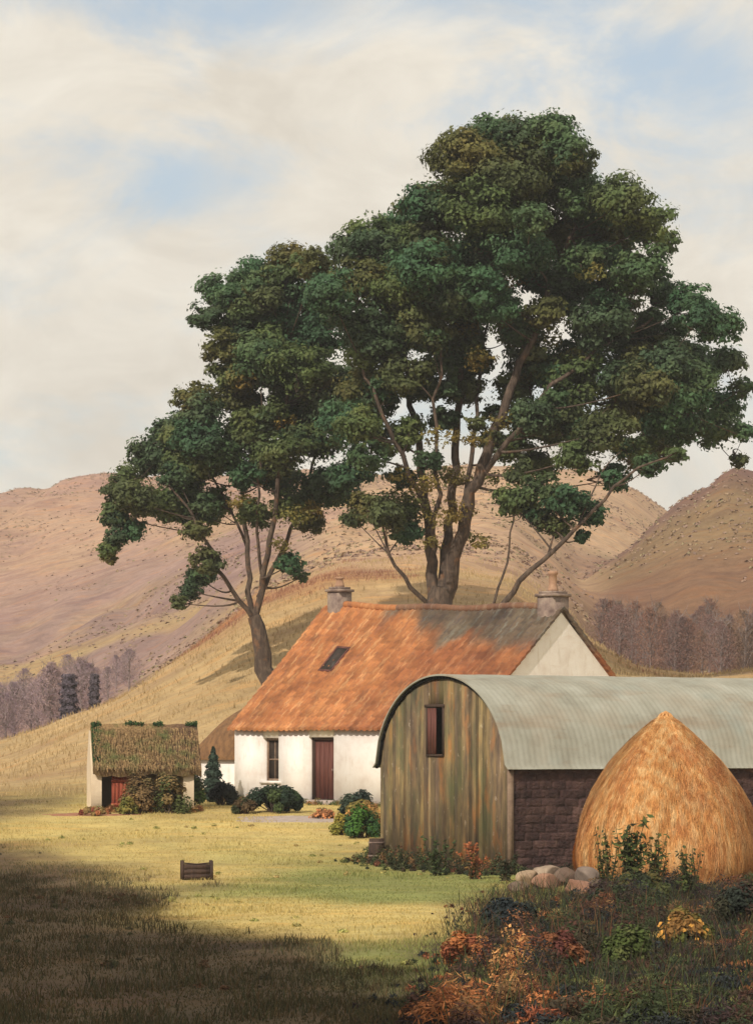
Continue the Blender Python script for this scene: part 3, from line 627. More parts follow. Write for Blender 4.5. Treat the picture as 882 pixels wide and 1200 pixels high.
p1 = np.stack([a_, sw_/2+rng.normal(size=n)*.07, sr_+.12+rng.normal(size=n)*.035+.03*fbm(a_*3,a_*0,3)], 1)[pk]
n = 1500; q = rng.random(n); p2 = np.stack([.06+np.abs(rng.normal(size=n))*.13, sw_/2*q, se+(sr_-se)*q+.15+rng.normal(size=n)*.03], 1)
p_ = np.vstack([p1,p2]); leaves(ms, p_, sphdir(len(p_))+np.array([0,-.3,.7]), rng.uniform(.015,.04,len(p_)), np.ones((len(p_),3)))
ms.build('moss', M['moss'], trf)
mb = MB(); mb.box((.323, .02, se-.16), (sl_-.323, .16, se+.05)); mb.build('lintel', M['darkwood'], shed)
for a_ in (1.25, 2.3):
    mb = MB(); mb.box((a_, .04, -.4), (a_+.12, .16, se-.163)); mb.build('post', M['darkwood'], shed)
mb = MB()
for i in range(5): mb.box((.62+i*.12, .045+.004*(i%2), -.15), (.735+i*.12, .085, se-.20))
mb.box((.60, .02, .15), (1.24, .044, .23)); mb.box((.60, .02, se-.45), (1.24, .044, se-.37))
mb.build('door', M['reddoor'], shed)

# ------------------------------------------------------------------ barn with arched end
B0 = np.array([(597-441)*68/F, 68.0]); ba = R(30)
BX = (math.cos(ba), math.sin(ba)); BY = (-math.sin(ba), math.cos(ba))      # along the side, and across the end
barn = empty('barn', (B0[0], B0[1], 0), ba, label='long barn with round-topped boarded end and curved grey metal roof', cat='barn')
BW, BL = 5.8, 12.0; BE = zv(68, 896); BRd = zv(70.5, 793)
def arch(b):
    t_ = abs((b-BW/2)/(BW/2)); return BE+(BRd-BE)*(max(0, 1-t_**2.1))**.56
hat = (2.25, 3.15, lz(0)+0)  # hatch across
# across coordinate b: 0 at near corner, BW at left. photo column -> b
def b_of_u(u):
    k = (u-441)/F; return (k*B0[1]-B0[0])/(BY[0]-k*BY[1])
hb0, hb1 = b_of_u(521), b_of_u(503); hD = B0[1]+BY[1]*(hb0+hb1)/2; hz0, hz1 = zv(hD, 884), zv(hD, 829)
pw = .17; b = 0.0; planks = MB(); i = 0
edges = [0]
while edges[-1] < BW-.1: edges.append(min(BW, edges[-1]+pw*random.uniform(.8,1.2)))
edges[-1] = BW
edges = sorted(set([e for e in edges if abs(e-hb0) > .06 and abs(e-hb1) > .06]+[hb0, hb1]))
for b0_, b1_ in zip(edges[:-1], edges[1:]):
    off = random.uniform(0,.018); g_ = .007
    segs = [(random.uniform(-.25,.02)-.2, None)]
    if b0_ >= hb0-1e-6 and b1_ <= hb1+1e-6: segs = [(segs[0][0], hz0), (hz1, None)]
    tt = random.uniform(.6,1.4); tn = (tt, tt*random.uniform(.94,1.05), tt*random.uniform(.85,1.1))
    for s0, s1 in segs:
        q0, q1 = b0_+g_, b1_-g_; m = 5; bs = np.linspace(q0, q1, m)
        tops = [(arch(bb) if s1 is None else s1) for bb in bs]
        for j in range(m-1):
            planks.hexa([(-.035-off, bs[j], s0), (-.005, bs[j], s0), (-.005, bs[j+1], s0), (-.035-off, bs[j+1], s0), (-.035-off, bs[j], tops[j]), (-.005, bs[j], tops[j]), (-.005, bs[j+1], tops[j+1]), (-.035-off, bs[j+1], tops[j+1])], c=tn)
endw = planks.build('end_boarding', M['barnboards'], barn, attr=True)
# inner dark lining with the hatch hole
mb = MB(); bs = np.linspace(.02, BW-.02, 60)
for j in range(59):
    c0, c1 = bs[j], bs[j+1]; mid_ = (c0+c1)/2
    for s0, s1 in ([(-.3, None)] if not (hb0 < mid_ < hb1) else [(-.3, hz0-.02), (hz1+.02, None)]):
        t0 = arch(c0)-.03 if s1 is None else s1; t1 = arch(c1)-.03 if s1 is None else s1
        mb.hexa([(0,c0,s0),(.05,c0,s0),(.05,c1,s0),(0,c1,s0),(0,c0,t0),(.05,c0,t0),(.05,c1,t1),(0,c1,t1)])
mb.build('end_lining', M['darkwood'], barn)
# hatch: frame and half-open shutter
mb = MB(); mb.box((-.075, hb0-.04, hz0-.05), (-.0, hb0, hz1)); mb.box((-.075, hb1, hz0-.05), (0, hb1+.04, hz1)); mb.box((-.085, hb0-.06, hz1+.003), (0, hb1+.10, hz1+.07)); mb.box((-.075, hb0, hz0-.05), (0, hb1, hz0-.003))
hf = mb.build('hatch', M['darkwood'], barn)
mb = MB(); hm = hb0+(hb1-hb0)*.45
for i in range(3): mb.box((-.06, hm+i*(hb1-hm)/3+.005, hz0+.01), (-.03-.004*i, hm+(i+1)*(hb1-hm)/3-.005, hz1-.01))
mb.build('shutter', M['door'], hf)
# roof: corrugated sheets bent over the arch
mb = MB(); A = np.arange(-.16, BL+.2, .038); nb_ = 46
tb = np.linspace(-1.05, 1.05, nb_)
prof = []
for t_ in tb:
    bb = BW/2+t_*(BW/2); 
    if abs(t_) <= 1: z = arch(bb)
    else: z = BE-(abs(t_)-1)*2.4
    prof.append((bb, z))
prof = np.array(prof); tg = np.gradient(prof, axis=0); nrm = np.stack([-tg[:,1], tg[:,0]], 1); nrm /= np.linalg.norm(nrm, axis=1)[:,None]
nrm[np.abs(tb) > .985] = np.where(tb[np.abs(tb) > .985][:,None] > 0, np.array([[.97,.25]]), np.array([[-.97,.25]]))
lap = (np.floor(A/.8) % 2)*.006
cor = .0065*np.sin(A/.15*2*np.pi)+lap
Gt = np.zeros((len(A), nb_, 3)); Gt[...,0] = A[:,None]; 
offs = .05+cor[:,None]
Gt[...,1] = prof[:,0][None]+nrm[:,0][None]*offs; Gt[...,2] = prof[:,1][None]+nrm[:,1][None]*offs
mb.grid(Gt); G2 = Gt.copy(); G2[...,1] -= nrm[:,0][None]*.035; G2[...,2] -= nrm[:,1][None]*.035; mb.grid(G2, flip=True)
mb.grid(np.stack([Gt[0], G2[0]])); mb.grid(np.stack([Gt[-1], G2[-1]])); mb.grid(np.stack([Gt[:,0], G2[:,0]])); mb.grid(np.stack([Gt[:,-1], G2[:,-1]]))
mb.build('roof', M['zinc'], barn, smooth=False)
# rim board following the arch under the sheet
mb = MB()
for j in range(nb_-1):
    p0, p1 = prof[j]+nrm[j]*.03, prof[j+1]+nrm[j+1]*.03; i0, i1 = prof[j]-nrm[j]*.05, prof[j+1]-nrm[j+1]*.05
    mb.hexa([(-.10,p0[0],p0[1]),(-.055,p0[0],p0[1]),(-.055,i0[0],i0[1]),(-.10,i0[0],i0[1]),(-.10,p1[0],p1[1]),(-.055,p1[0],p1[1]),(-.055,i1[0],i1[1]),(-.10,i1[0],i1[1])])
mb.build('rim_board', M['barnboards'], barn)
# side wall: dark rough rubble
mb = MB(); a_ = np.linspace(0, BL, 520); z_ = np.linspace(-.3, BE-.01, 130); AA, ZZ = np.meshgrid(a_, z_, indexing='ij')
row = np.floor((ZZ+.04*fbm(AA*1.5, ZZ*2, 3))/.19); ax_ = AA/.36+row*.47+.3*fbm(AA*2, row*3.1, 2); cell = np.floor(ax_)
jx = np.abs(ax_-cell-.5)*2; jz = np.abs((ZZ+.04*fbm(AA*1.5, ZZ*2, 3))/.19-row-.5)*2
face = np.clip((1-np.maximum(jx**3, jz**3))*1.6, 0, 1)*(.6+.5*_tab[(cell.astype(int)*13) & 255, (row.astype(int)*29) & 255])
G_ = np.stack([AA, -.012-.030*face-.012*(fbm(AA*9, ZZ*9, 3)), ZZ], -1); mb.grid(G_); tn_ = .72+.6*_tab[(cell.astype(int)*7) & 255, (row.astype(int)*17) & 255]
mb.c[-1] = (tn_[..., None]*np.array([1,.97,.97])).reshape(-1,3); mb.box((0,-.004,-.3),(BL,.1,BE-.02))
mb.build('side_wall', M['tarboards'], barn, attr=True)
mb = MB(); mb.box((0,BW,-.3),(BL,BW+.05,BE)); mb.box((BL,0,-.3),(BL+.05,BW,BE)); mb.build('back_wall', M['tarboards'], barn, attr=True)
mb = MB(); mb.box((-.075,-.075,-.3),(.06,-.0005,BE-.02)); mb.build('corner_post', M['frame'], barn)
mb = MB(); bs = np.linspace(0, BW, 40)
for j in range(39): mb.hexa([(BL+.002,bs[j],BE-.02),(BL+.052,bs[j],BE-.02),(BL+.052,bs[j+1],BE-.02),(BL+.002,bs[j+1],BE-.02),(BL+.002,bs[j],arch(bs[j])),(BL+.052,bs[j],arch(bs[j])),(BL+.052,bs[j+1],arch(bs[j+1])),(BL+.002,bs[j+1],arch(bs[j+1]))])
mb.build('far_end', M['tarboards'], barn, attr=True)

# ------------------------------------------------------------------ haystack
hd = 64.0; hs = hd/F; HC = P(779, 1034, hd); HC[2] = 0
hay = empty('haystack', HC, label='tall conical golden haystack in front of the barn side', cat='haystack')
pr = [(0,198),(6,196),(14,190),(24,182),(37,170),(50,157),(63,143),(75,126),(85,110),(93,94),(100,76),(106,56),(110,36),(110,22),(104,8),(98,-8)]
pr = np.array(pr, float)*hs; pz = np.linspace(pr[-1,1], pr[0,1], 50); pr2 = np.stack([np.interp(pz, pr[::-1,1], pr[::-1,0]), pz], 1)
def wob(t_, z): return 1+.03*np.sin(t_*3+1+z*.6)+.02*np.sin(t_*7+2+z)+.085*fbm(np.cos(t_)*3+5+0*z, np.sin(t_)*3+z*.5, 4)
mb = MB(); mb.lathe(pr2[::-1], (0,0,0), 96, wob=wob, c=(.8,.75,.7))
n = 60000; a = rng.uniform(0, 2*np.pi, n); zz = rng.random(n)**.9*pr2[-1,1]; rr = np.interp(zz, pr2[:,1], pr2[:,0])*wob(a[None], zz[None])[0]
dr = (np.interp(zz-.12, pr2[:,1], pr2[:,0])-np.interp(zz, pr2[:,1], pr2[:,0]))/.12
P0 = np.stack([rr*np.cos(a), rr*np.sin(a), zz], 1); rad_ = np.stack([np.cos(a), np.sin(a), 0*a], 1)
dn = rad_*dr[:,None]-np.array([0,0,1.]); dn /= np.linalg.norm(dn, axis=1)[:,None]; tang = np.stack([-np.sin(a), np.cos(a), 0*a], 1)
ln_ = rng.uniform(.08,.30,n)[:,None]; sway = tang*rng.normal(size=(n,1))*.12
E = P0+(dn+sway+rad_*rng.uniform(0,.10,(n,1)))*ln_; wv = tang*.006
V = np.stack([P0-wv, P0+wv, E+wv*.4, E-wv*.4], 1)+rad_[:,None]*.012
tb_ = rng.uniform(.75,1.25,(n,1)); strat = 1+.18*fbm(a*2.2, zz*.3, 4)[:,None]
mb.v.append(V.reshape(-1,3)); mb.f.append(np.arange(4*n).reshape(n,4)+mb.n); mb.n += 4*n; mb.c.append(np.repeat(tb_*strat*np.array([[1,.97,.9]]),4,0))
mb.build('hay_body', M['hay'], hay, attr=True)
mb = MB()
for i in range(9):
    a_ = i/9*2*math.pi; mb.tube([(0,0,pr2[-1,1]+.03), (.10*math.cos(a_),.10*math.sin(a_),pr2[-1,1]-.02), (.30*math.cos(a_),.30*math.sin(a_),pr2[-1,1]-.25)], [.03,.03,.012], 5)
mb.build('topknot', M['hay'], hay, attr=True)

# ------------------------------------------------------------------ grass
def blades(mb, X, Y, hgt, wid, tint, lean=.35):
    n = len(X); Z = gz(X, Y); a = rng.uniform(0, 2*np.pi, n); P0 = np.stack([X, Y, Z-.01], 1)
    side = np.stack([np.cos(a), np.sin(a)*.5, 0*a], 1)*wid[:,None]; ld = rng.normal(size=(n,2))*lean
    M1 = P0+np.stack([ld[:,0]*hgt*.4, ld[:,1]*hgt*.4, hgt*.6], 1); T = P0+np.stack([ld[:,0]*hgt, ld[:,1]*hgt, hgt], 1)
    V = np.stack([P0-side, P0+side, M1+side*.7, M1-side*.7, T], 1); base = mb.n+5*np.arange(n)[:,None]
    mb.v.append(V.reshape(-1,3)); mb.f.append(np.concatenate([base+np.array([0,1,2,3])],0)); mb.f.append(base+np.array([3,2,4,4])); mb.n += 5*n; mb.c.append(np.repeat(tint, 5, 0))
def ground_tint(X, Y):
    """grass tint follows the ground colour under it, painted shade included"""
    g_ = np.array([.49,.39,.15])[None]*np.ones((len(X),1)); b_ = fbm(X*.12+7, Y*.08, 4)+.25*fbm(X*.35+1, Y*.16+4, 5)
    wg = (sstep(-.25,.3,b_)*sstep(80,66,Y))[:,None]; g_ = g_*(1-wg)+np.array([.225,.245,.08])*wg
    m1 = (shade_mask(X, Y)*.9)[:,None]; g_ = g_*(1-m1)+np.array([.07,.056,.032])*m1  # blades darkened inside the painted shade
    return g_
n = 230000; Y = 29+70*rng.random(n)**1.25; X = rng.uniform(-1,1,n)*(Y*.145+1.2)
keep = np.ones(n, bool)
dens_ = .35+.65*sstep(-.5,.3,fbm(X*.8,Y*.5,3)); keep &= rng.random(n) < dens_
lx = (X-B0[0])*BX[0]+(Y-B0[1])*BX[1]; ly = (X-B0[0])*BY[0]+(Y-B0[1])*BY[1]; keep &= ~((lx > -.1)&(lx < BL)&(ly > -.1)&(ly < BW))
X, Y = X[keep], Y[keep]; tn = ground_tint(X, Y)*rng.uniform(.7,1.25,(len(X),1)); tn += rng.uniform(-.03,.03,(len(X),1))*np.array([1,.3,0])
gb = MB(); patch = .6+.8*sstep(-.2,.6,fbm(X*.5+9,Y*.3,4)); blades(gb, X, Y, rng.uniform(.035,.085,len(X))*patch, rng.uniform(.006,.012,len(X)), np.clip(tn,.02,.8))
tag(gb.build('grass', M['plant'], attr=True), 'short pale grass growing over the farmyard ground', 'grass', kind='stuff')
# rough grass on the slope behind
n = 90000; Y = 98+75*rng.random(n); X = rng.uniform(-1,1,n)*(Y*.15)
b = MB(); tn = np.array([.45,.33,.17])*rng.uniform(.8,1.15,(n,1))+(fbm((X*.5+Y*.25)*.12,(Y-X*.9)*.025+3,5)[:,None] > .15)*np.array([-.10,-.14,-.05])
keep = rng.random(n) < .1+.5*sstep(-.2,.4,fbm(X*.4,Y*.3,4)); b_h = rng.uniform(.08,.26,n)
blades(b, X[keep], Y[keep], b_h[keep], rng.uniform(.012,.022,keep.sum()), np.clip(tn[keep],.03,.8))
tag(b.build('hill_grass', M['plant'], attr=True), 'dry yellow grass on the slope behind the buildings', 'grass', kind='stuff')
# heather tufts on the far hillsides
n = 34000; Y = 170+290*rng.random(n)**.8; X = rng.uniform(-1,1,n)*(Y*.16)
kk = fbm((X+Y*.3)*.045, (Y-X*.5)*.03+9, 4) > .05+.7*rng.random(n)-.35; X, Y = X[kk], Y[kk]; n = len(X); Z = gz(X, Y)
hb = MB(); c0 = np.stack([X,Y,Z],1)
m = 5; cc = np.repeat(c0, m, 0); k_ = n*m; r_ = np.repeat(rng.uniform(.12,.36,n), m)
dd = sphdir(k_); dd[:,2] = np.abs(dd[:,2])*.55
pal = np.array([(.33,.225,.175),(.37,.26,.165),(.33,.27,.155),(.38,.26,.19),(.30,.205,.165)]); tt = pal[rng.integers(0,5,n)]
leaves(hb, cc+dd*r_[:,None]*.7, dd+np.array([0,0,.6]), r_*.5, np.repeat(tt,m,0)*rng.uniform(.8,1.2,(k_,1)), aspect=.7)
tag(hb.build('heather', M['plant'], attr=True), 'heather and rough tufts scattered over the far hillsides', 'heather', kind='stuff')

# ------------------------------------------------------------------ shrubs and garden plants (each one a thing)
def shrub(name, label, cat, u, v, D, w, hgt, tint, n=1800, size=.06, nsub=16, group=None, twigs=True, extra=None):
    """w,hgt in photo pixels, (u,v) the foot"""
    b = P(u, v, D); b[2] = gzs(b[0], b[1])-.03; s = D/F
    r = empty(name, b, label=label, cat=cat, group=group); rx, rz_ = w*s/2, (hgt*s)/2
    fo = MB(); d = sphdir(nsub); d[:,2] = np.abs(d[:,2])
    sc = np.stack([d[:,0]*rx*.68, d[:,1]*rx*.6, rz_*.35+d[:,2]*rz_*1.15], 1); sr = np.minimum(rx, rz_)*rng.uniform(.3,.6,nsub)
    for k in range(nsub):
        q = int(n*sr[k]**2/np.sum(sr**2)); dd = sphdir(q); p = sc[k]+dd*(sr[k]*rng.random(q)**.35)[:,None]
        p[:,2] = np.maximum(p[:,2], .02); tt = np.asarray(tint)
        if tt.ndim == 2: tt = tt[rng.integers(len(tt))]
        leaves(fo, p, dd+sc[k]/max(rx,.1)*.5+np.array([0,0,.4])+rng.normal(size=(q,3))*.4, size*rng.uniform(.6,1.4,q), tt*rng.uniform(.65,1.3,(q,1)))
    if extra: extra(fo, rx, rz_)
    fo.build('foliage', M['plant'], r, attr=True)
    if twigs:
        wd = MB()
        for k in range(nsub): wd.tube(bez((rng.normal()*.04,rng.normal()*.04,-.05), sc[k], rng.normal(size=3)*.05, 5), np.linspace(.022,.006,5), 5, cap=False)
        wd.build('stems', M['bark'], r)
    return r
DG = [(.035,.06,.03),(.05,.085,.035),(.025,.045,.028)]
def flowers(col, n, sz):
    def f(fo, rx, rz_):
        d = sphdir(n); d[:,2] = np.abs(d[:,2]); p = d*np.array([rx,rx*.8,rz_*1.7])*rng.uniform(.75,1,(n,1)); p[:,2] += .03
        leaves(fo, p, d+np.array([0,-.4,.3]), np.full(n, sz), np.asarray(col)*rng.uniform(.7,1.2,(n,1)), aspect=.9)
    return f
def conifer(name, label, cat, u, v, D, w, hgt, tint, n=4000, size=.07, mt='plant', group=None, pw_=1.0):
    b = P(u, v, D); b[2] = gzs(b[0], b[1])-.05; s = D/F; H = hgt*s; Rr = w*s/2
    r = empty(name, b, label=label, cat=cat, group=group); fo = MB()
    z = rng.random(n)**1.25; a = rng.uniform(0,2*np.pi,n); lob = 1+.25*np.sin(a*5+z*19)+.2*np.sin(z*40)
    rad = Rr*(1-z)**pw_*lob*rng.random(n)**.35*(.35+.65*sstep(0,.12,z)); p = np.stack([rad*np.cos(a), rad*np.sin(a), .05*H+z*H*.95], 1)
    leaves(fo, p, np.stack([np.cos(a), np.sin(a), .5+0*a],1)+rng.normal(size=(n,3))*.4, size*rng.uniform(.6,1.3,n), np.asarray(tint)*rng.uniform(.6,1.4,(n,1)))
    fo.build('crown', M[mt], r, attr=True)
    t_ = MB(); t_.tube([(0,0,-.1),(0,0,H*.5),(0,0,H*.92)], [Rr*.12+.02,Rr*.07+.01,.008], 7); t_.build('trunk', M['bark'], r)
    return r
conifer('dwarf_conifer', 'small pointed dark conifer in front of the thatched outhouse', 'conifer', 250, 948, 95.5, 30, 66, (.045,.07,.05), n=3500, size=.06, pw_=.75)
shrub('shrub', 'very dark rounded shrub at the left corner of the cottage', 'shrub', 262, 956, 93.5, 40, 30, [(.02,.025,.022),(.03,.035,.03)], n=3000, size=.055)
shrub('shrub', 'leafy green bush between the shed and the dark conifer', 'shrub', 224, 950, 93, 36, 44, [(.07,.12,.03),(.11,.15,.04),(.06,.08,.03)], n=2600, size=.06)
shrub('shrub', 'dark green bush under the cottage window', 'shrub', 322, 966, 89, 80, 38, DG+[(.07,.10,.035)], n=6000, size=.055, nsub=24)
shrub('shrub', 'low olive bush trailing left from the one under the cottage window', 'shrub', 287, 968, 88.5, 34, 22, [(.06,.07,.03),(.12,.08,.04)], n=1800, size=.05)
shrub('shrub', 'dark blue-green bush against the white wall right of the cottage door', 'shrub', 417, 938, 87.2, 42, 38, [(.035,.055,.045),(.05,.075,.05)], n=3200, size=.055)
shrub('flowering_shrub', 'golden flowering shrub beside the barn corner, behind the bright green bush', 'shrub', 424, 960, 84.0, 56, 34, [(.34,.22,.07),(.22,.18,.05),(.36,.16,.06)], n=3000, size=.05, extra=flowers((.65,.33,.10), 160, .05))
shrub('shrub', 'bright green rounded bush left of the barn end', 'shrub', 424, 984, 79.5, 46, 42, [(.07,.17,.03),(.10,.22,.04),(.05,.12,.04)], n=3600, size=.05)
shrub('flowering_shrub', 'yellow flowering bush left of the bright green bush', 'shrub', 400, 980, 80.5, 26, 30, [(.38,.30,.06),(.25,.24,.05)], n=1500, size=.05, extra=flowers((.72,.55,.10), 80, .05))
shrub('shrub', 'twiggy brown and olive bush in front of the open shed', 'shrub', 165, 953, 89.2, 50, 52, [(.20,.13,.06),(.13,.10,.04),(.30,.19,.07)], n=2600, size=.055)
shrub('shrub', 'tawny bush under the right end of the shed thatch', 'shrub', 200, 954, 88.8, 46, 54, [(.16,.12,.06),(.24,.17,.07),(.10,.12,.04)], n=2600, size=.055)
shrub('shrub', 'small yellow-green bush by the red shed door', 'shrub', 150, 955, 88.4, 22, 26, [(.30,.25,.06),(.2,.2,.05)], n=900, size=.05)
shrub('bracken', 'rusty orange bracken at the foot of the shed left pier', 'bracken', 112, 957, 88, 60, 11, [(.42,.16,.07),(.36,.10,.06),(.30,.2,.08)], n=1500, size=.05, twigs=False)
shrub('flowering_shrub', 'low clump of orange flowers beside the cottage doorstep', 'shrub', 378, 955, 86.5, 34, 16, [(.40,.18,.08),(.3,.2,.08)], n=1100, size=.045, extra=flowers((.62,.25,.10), 70, .045))

# paving before the cottage, and red earth at the shed
def sheet(name, poly, mt, lift, label=None):
    vs = [(x_, y_, gzs(x_, y_)+lift) for x_, y_ in poly]
    return vs
def patch_mesh(name, cx, cy, rx, ry, mt, lift=.012, rot=0.0):
    k = 48; rr_ = np.linspace(0, 1, 12); th_ = np.linspace(0, 2*np.pi, k+1); G_ = np.zeros((12, k+1, 3))
    w_ = 1+.12*np.sin(th_*3+1)+.08*np.sin(th_*5); w_[-1] = w_[0]
    a_ = rr_[:,None]*w_[None]*rx*np.cos(th_)[None]; b_ = rr_[:,None]*w_[None]*ry*np.sin(th_)[None]
    X_ = cx+a_*math.cos(rot)-b_*math.sin(rot); Y_ = cy+a_*math.sin(rot)+b_*math.cos(rot)
    G_[...,0] = X_; G_[...,1] = Y_; G_[...,2] = gz(X_, Y_)+lift-.03*(rr_[:,None]**6)
    mb = MB(); mb.grid(G_, flip=False); o = mb.build(name, mt, smooth=True); tag(o, kind='structure'); return o
pc = P(335, 970, 86); patch_mesh('path', pc[0]+.2, 86.3, 2.0, 1.3, M['path'], .02, R(-20))
pc = P(105, 953, 88.5); patch_mesh('bare_earth', pc[0], 88.3, 1.5, .7, M['earth'], .02)

# ------------------------------------------------------------------ yard things
def stone(name, label, u, v, D, r, tint, group, sq=(1,1,.75), seed=0, dz=0):
    b = P(u, v, D); bz = max(gzs(b[0], b[1]), 0)+dz; bm = bmesh.new(); bmesh.ops.create_icosphere(bm, subdivisions=4, radius=1)
    rs = np.random.default_rng(seed); pl = rs.normal(size=(9,3)); pl /= np.linalg.norm(pl,axis=1)[:,None]; ds = rs.uniform(.5,.85,9)
    for q in bm.verts:
        c = np.array(q.co)
        for n_, d_ in zip(pl, ds):
            t_ = c@n_-d_
            if t_ > 0: c = c-n_*t_*.97
        c = c*(1+.05*float(fbm(np.array(c[0]*2+seed), np.array(c[1]*2+c[2]), 3))); q.co = c*np.array(sq)*r
    V = np.array([v_.co[:] for v_ in bm.verts]); Fc = np.array([[v_.index for v_ in f_.verts] for f_ in bm.faces]); bm.free()
    V[:,2] += r*sq[2]*.5; tint = tuple(np.array(tint)*.72)
    mb = MB(); mb.add(V, Fc, tint); tint_=0; o = mb.build(name, M['rock'], smooth=True, attr=True); o.location = (b[0], b[1], bz); o.rotation_euler = (0,0,seed*.7)
    return tag(o, label, 'stone', group)
sg = 'rubble stones left of the haystack'
for i, (u, v, D, r, tn, lb, dz) in enumerate([
    (618,1030,62,.30,(1.25,1.15,.95),'pale buff stone at the left end of the rubble heap',.05),
    (641,1026,62.4,.33,(1.15,1.12,1.05),'pale grey stone leaning beside the buff one on the rubble heap',.12),
    (640,1046,60.5,.33,(1.15,.82,.68),'pinkish-brown stone low in the middle of the rubble heap',0),
    (664,1034,61.8,.34,(.55,.48,.46),'dark brown stone in the rubble heap between the pale stones and the haystack',.05),
    (686,1034,61.5,.36,(.75,.75,.78),'blue-grey stone touching the left foot of the haystack',.05),
    (676,1062,58.5,.36,(1.05,.72,.6),'reddish-brown flat stone lowest in the rubble heap',0),
    (607,1048,60,.22,(.6,.55,.5),'small dark stone at the barn corner end of the rubble heap',0),
    (700,1056,59.5,.26,(.5,.47,.45),'small dark stone half hidden under the tall weeds by the haystack',0)]):
    stone('stone', lb, u, v, D, r, tn, sg, sq=(1,.85,.72), seed=i+3, dz=dz)
# wooden trough in the yard
tD = F*3/(1031-870); tp = P(231, 1031, tD); tz = gzs(tp[0], tp[1]); tr = empty('wooden_trough', (tp[0], tp[1], tz), R(6), label='small dark slatted wooden trough with raised corner posts on the pale lawn', cat='trough')
s = tD/F; w2, hh, dp = 17*s, 17*s, .34
for sx in (-1, 1):
    for yy in (0, dp):
        mb = MB(); mb.box((sx*w2-.035, yy-.03, -.05), (sx*w2+.035, yy+.03, hh+.10)); mb.build('corner_post', M['darkwood'], tr)
for yy in (-.036, dp+.0305):
    mb = MB()
    for k in range(3): mb.box((-w2+.036, yy, .03+k*.105), (w2-.036, yy+.03, .12+k*.105))
    mb.build('side_slats', M['darkwood'], tr)
for sx in (-1, 1):
    mb = MB(); mb.box((sx*w2-.015, .031, .05), (sx*w2+.015, dp-.031, .33)); mb.build('end_board', M['darkwood'], tr)
mb = MB(); mb.box((-w2+.036, .0, .05), (w2-.036, dp, .08)); mb.build('floor_board', M['darkwood'], tr)
mb = MB(); mb.tube([(-w2, dp/2, hh+.05), (0, dp/2, hh+.02), (w2, dp/2, hh+.05)], .016, 6); mb.build('rail', M['darkwood'], tr)
# dark tub by the barn
uD = 72.4; up = P(441, 1021, uD); uz = gzs(up[0], up[1]); tub = empty('wooden_tub', (up[0], up[1], uz), label='dark upright wooden tub standing at the left corner of the barn', cat='tub')
rt, ht = .19, .56
mb = MB(); mb.lathe([(0,.0),(rt*.88,.0),(rt*1.02,ht*.5),(rt*.95,ht),(rt*.84,ht),(rt*.86,ht*.8),(0,ht*.8)], (0,0,0), 20); mb.build('staves', M['darkwood'], tub)
for zz_ in (.12,.44):
    mb = MB(); mb.lathe([(rt*1.0,zz_),(rt*1.06,zz_+.005),(rt*1.06,zz_+.035),(rt*1.0,zz_+.04)], (0,0,0), 20); mb.build('hoop', M['stone'], tub)

# ------------------------------------------------------------------ woods on the hillsides
def bare_tree(name, H, spread, seed, tint):
    rs = np.random.default_rng(seed); r = empty(name, (0,0,0)); wd = MB(); tw = MB()
    top = np.array([rs.normal()*.2, rs.normal()*.2, H]); tr_ = bez((0,0,-.3), top, rs.normal(size=3)*.15, 9); wd.tube(tr_, np.linspace(.13,.02,9), 6)
    for k in range(26):
        i = rs.integers(2, 8); a_ = rs.uniform(0, 2*np.pi); l_ = spread*rs.uniform(.4,1)*(1.15-i/9*.7); e = tr_[i]+np.array([math.cos(a_)*l_, math.sin(a_)*l_, l_*rs.uniform(.9,1.9)])
        e[2] = min(e[2], H*1.02); p_ = bez(tr_[i], e, rs.normal(size=3)*.1, 5); wd.tube(p_, np.linspace(.045,.012,5), 4, cap=False)
        for j in range(4):
            e2 = p_[rs.integers(2,5)]+rs.normal(size=3)*.3+np.array([0,0,.35]); wd.tube([p_[3], (p_[3]+e2)/2+rs.normal(size=3)*.05, e2], [.018,.012,.006], 3, cap=False)
    n = 2600; a_ = rs.uniform(0,2*np.pi,n); z = rs.random(n)**.8; rad = spread*(.25+1.0*np.sin(np.clip(z*1.05,0,1)*np.pi)**.7)*rs.random(n)**.5
    p = np.stack([rad*np.cos(a_), rad*np.sin(a_), H*(.12+.92*z)], 1); nr = rs.normal(size=(n,3)); nr[:,2] *= .3
    leaves(tw, p, nr, rs.uniform(.05,.13,n), np.asarray(tint)*rs.uniform(.88,1.12,(n,1)), aspect=.16)
    wd.build('trunk', M['greybark'], r); tw.build('crown', M['twig'], r, attr=True)
    return r
def place_wood(protos, spots, label, group):
    first = [True]*len(protos)
    for k, (u, v, D, sc) in enumerate(spots):
        j = k % len(protos); o = protos[j] if first[j] else copy_tree(protos[j]); first[j] = False
        b = P(u, v, D); z = gzs(b[0], b[1]); o.location = (b[0], b[1], z-.1); o.rotation_euler = (0,0,random.uniform(0,6.28)); o.scale = (sc*random.uniform(.9,1.1), sc*random.uniform(.9,1.1), sc*random.uniform(.88,1.1))
        tag(o, label, 'tree', group)
spR = []
for k in range(46):
    u = 712+k/45*220+random.uniform(-8,8); D = random.choice([160,168,176,184,192]); spR.append((u, 0, D, random.uniform(.60,.82)))
prR = [bare_tree('bare_tree', 4.6, 1.1, 11+i, c) for i, c in enumerate([(1.5,1.25,1.15),(1.7,1.3,1.0),(1.4,1.25,1.2),(1.45,1.3,.95)])]
place_wood(prR, spR, 'bare grey-brown tree in the wood between the barn roof and the right hill', 'bare trees behind the barn')
spL = []
for k in range(22):
    u = -30+k/21*180+random.uniform(-5,5); D = random.choice([205,222,240]); spL.append((u, 0, D, random.uniform(.65,.95)*(1.1 if u < 110 else .7)))
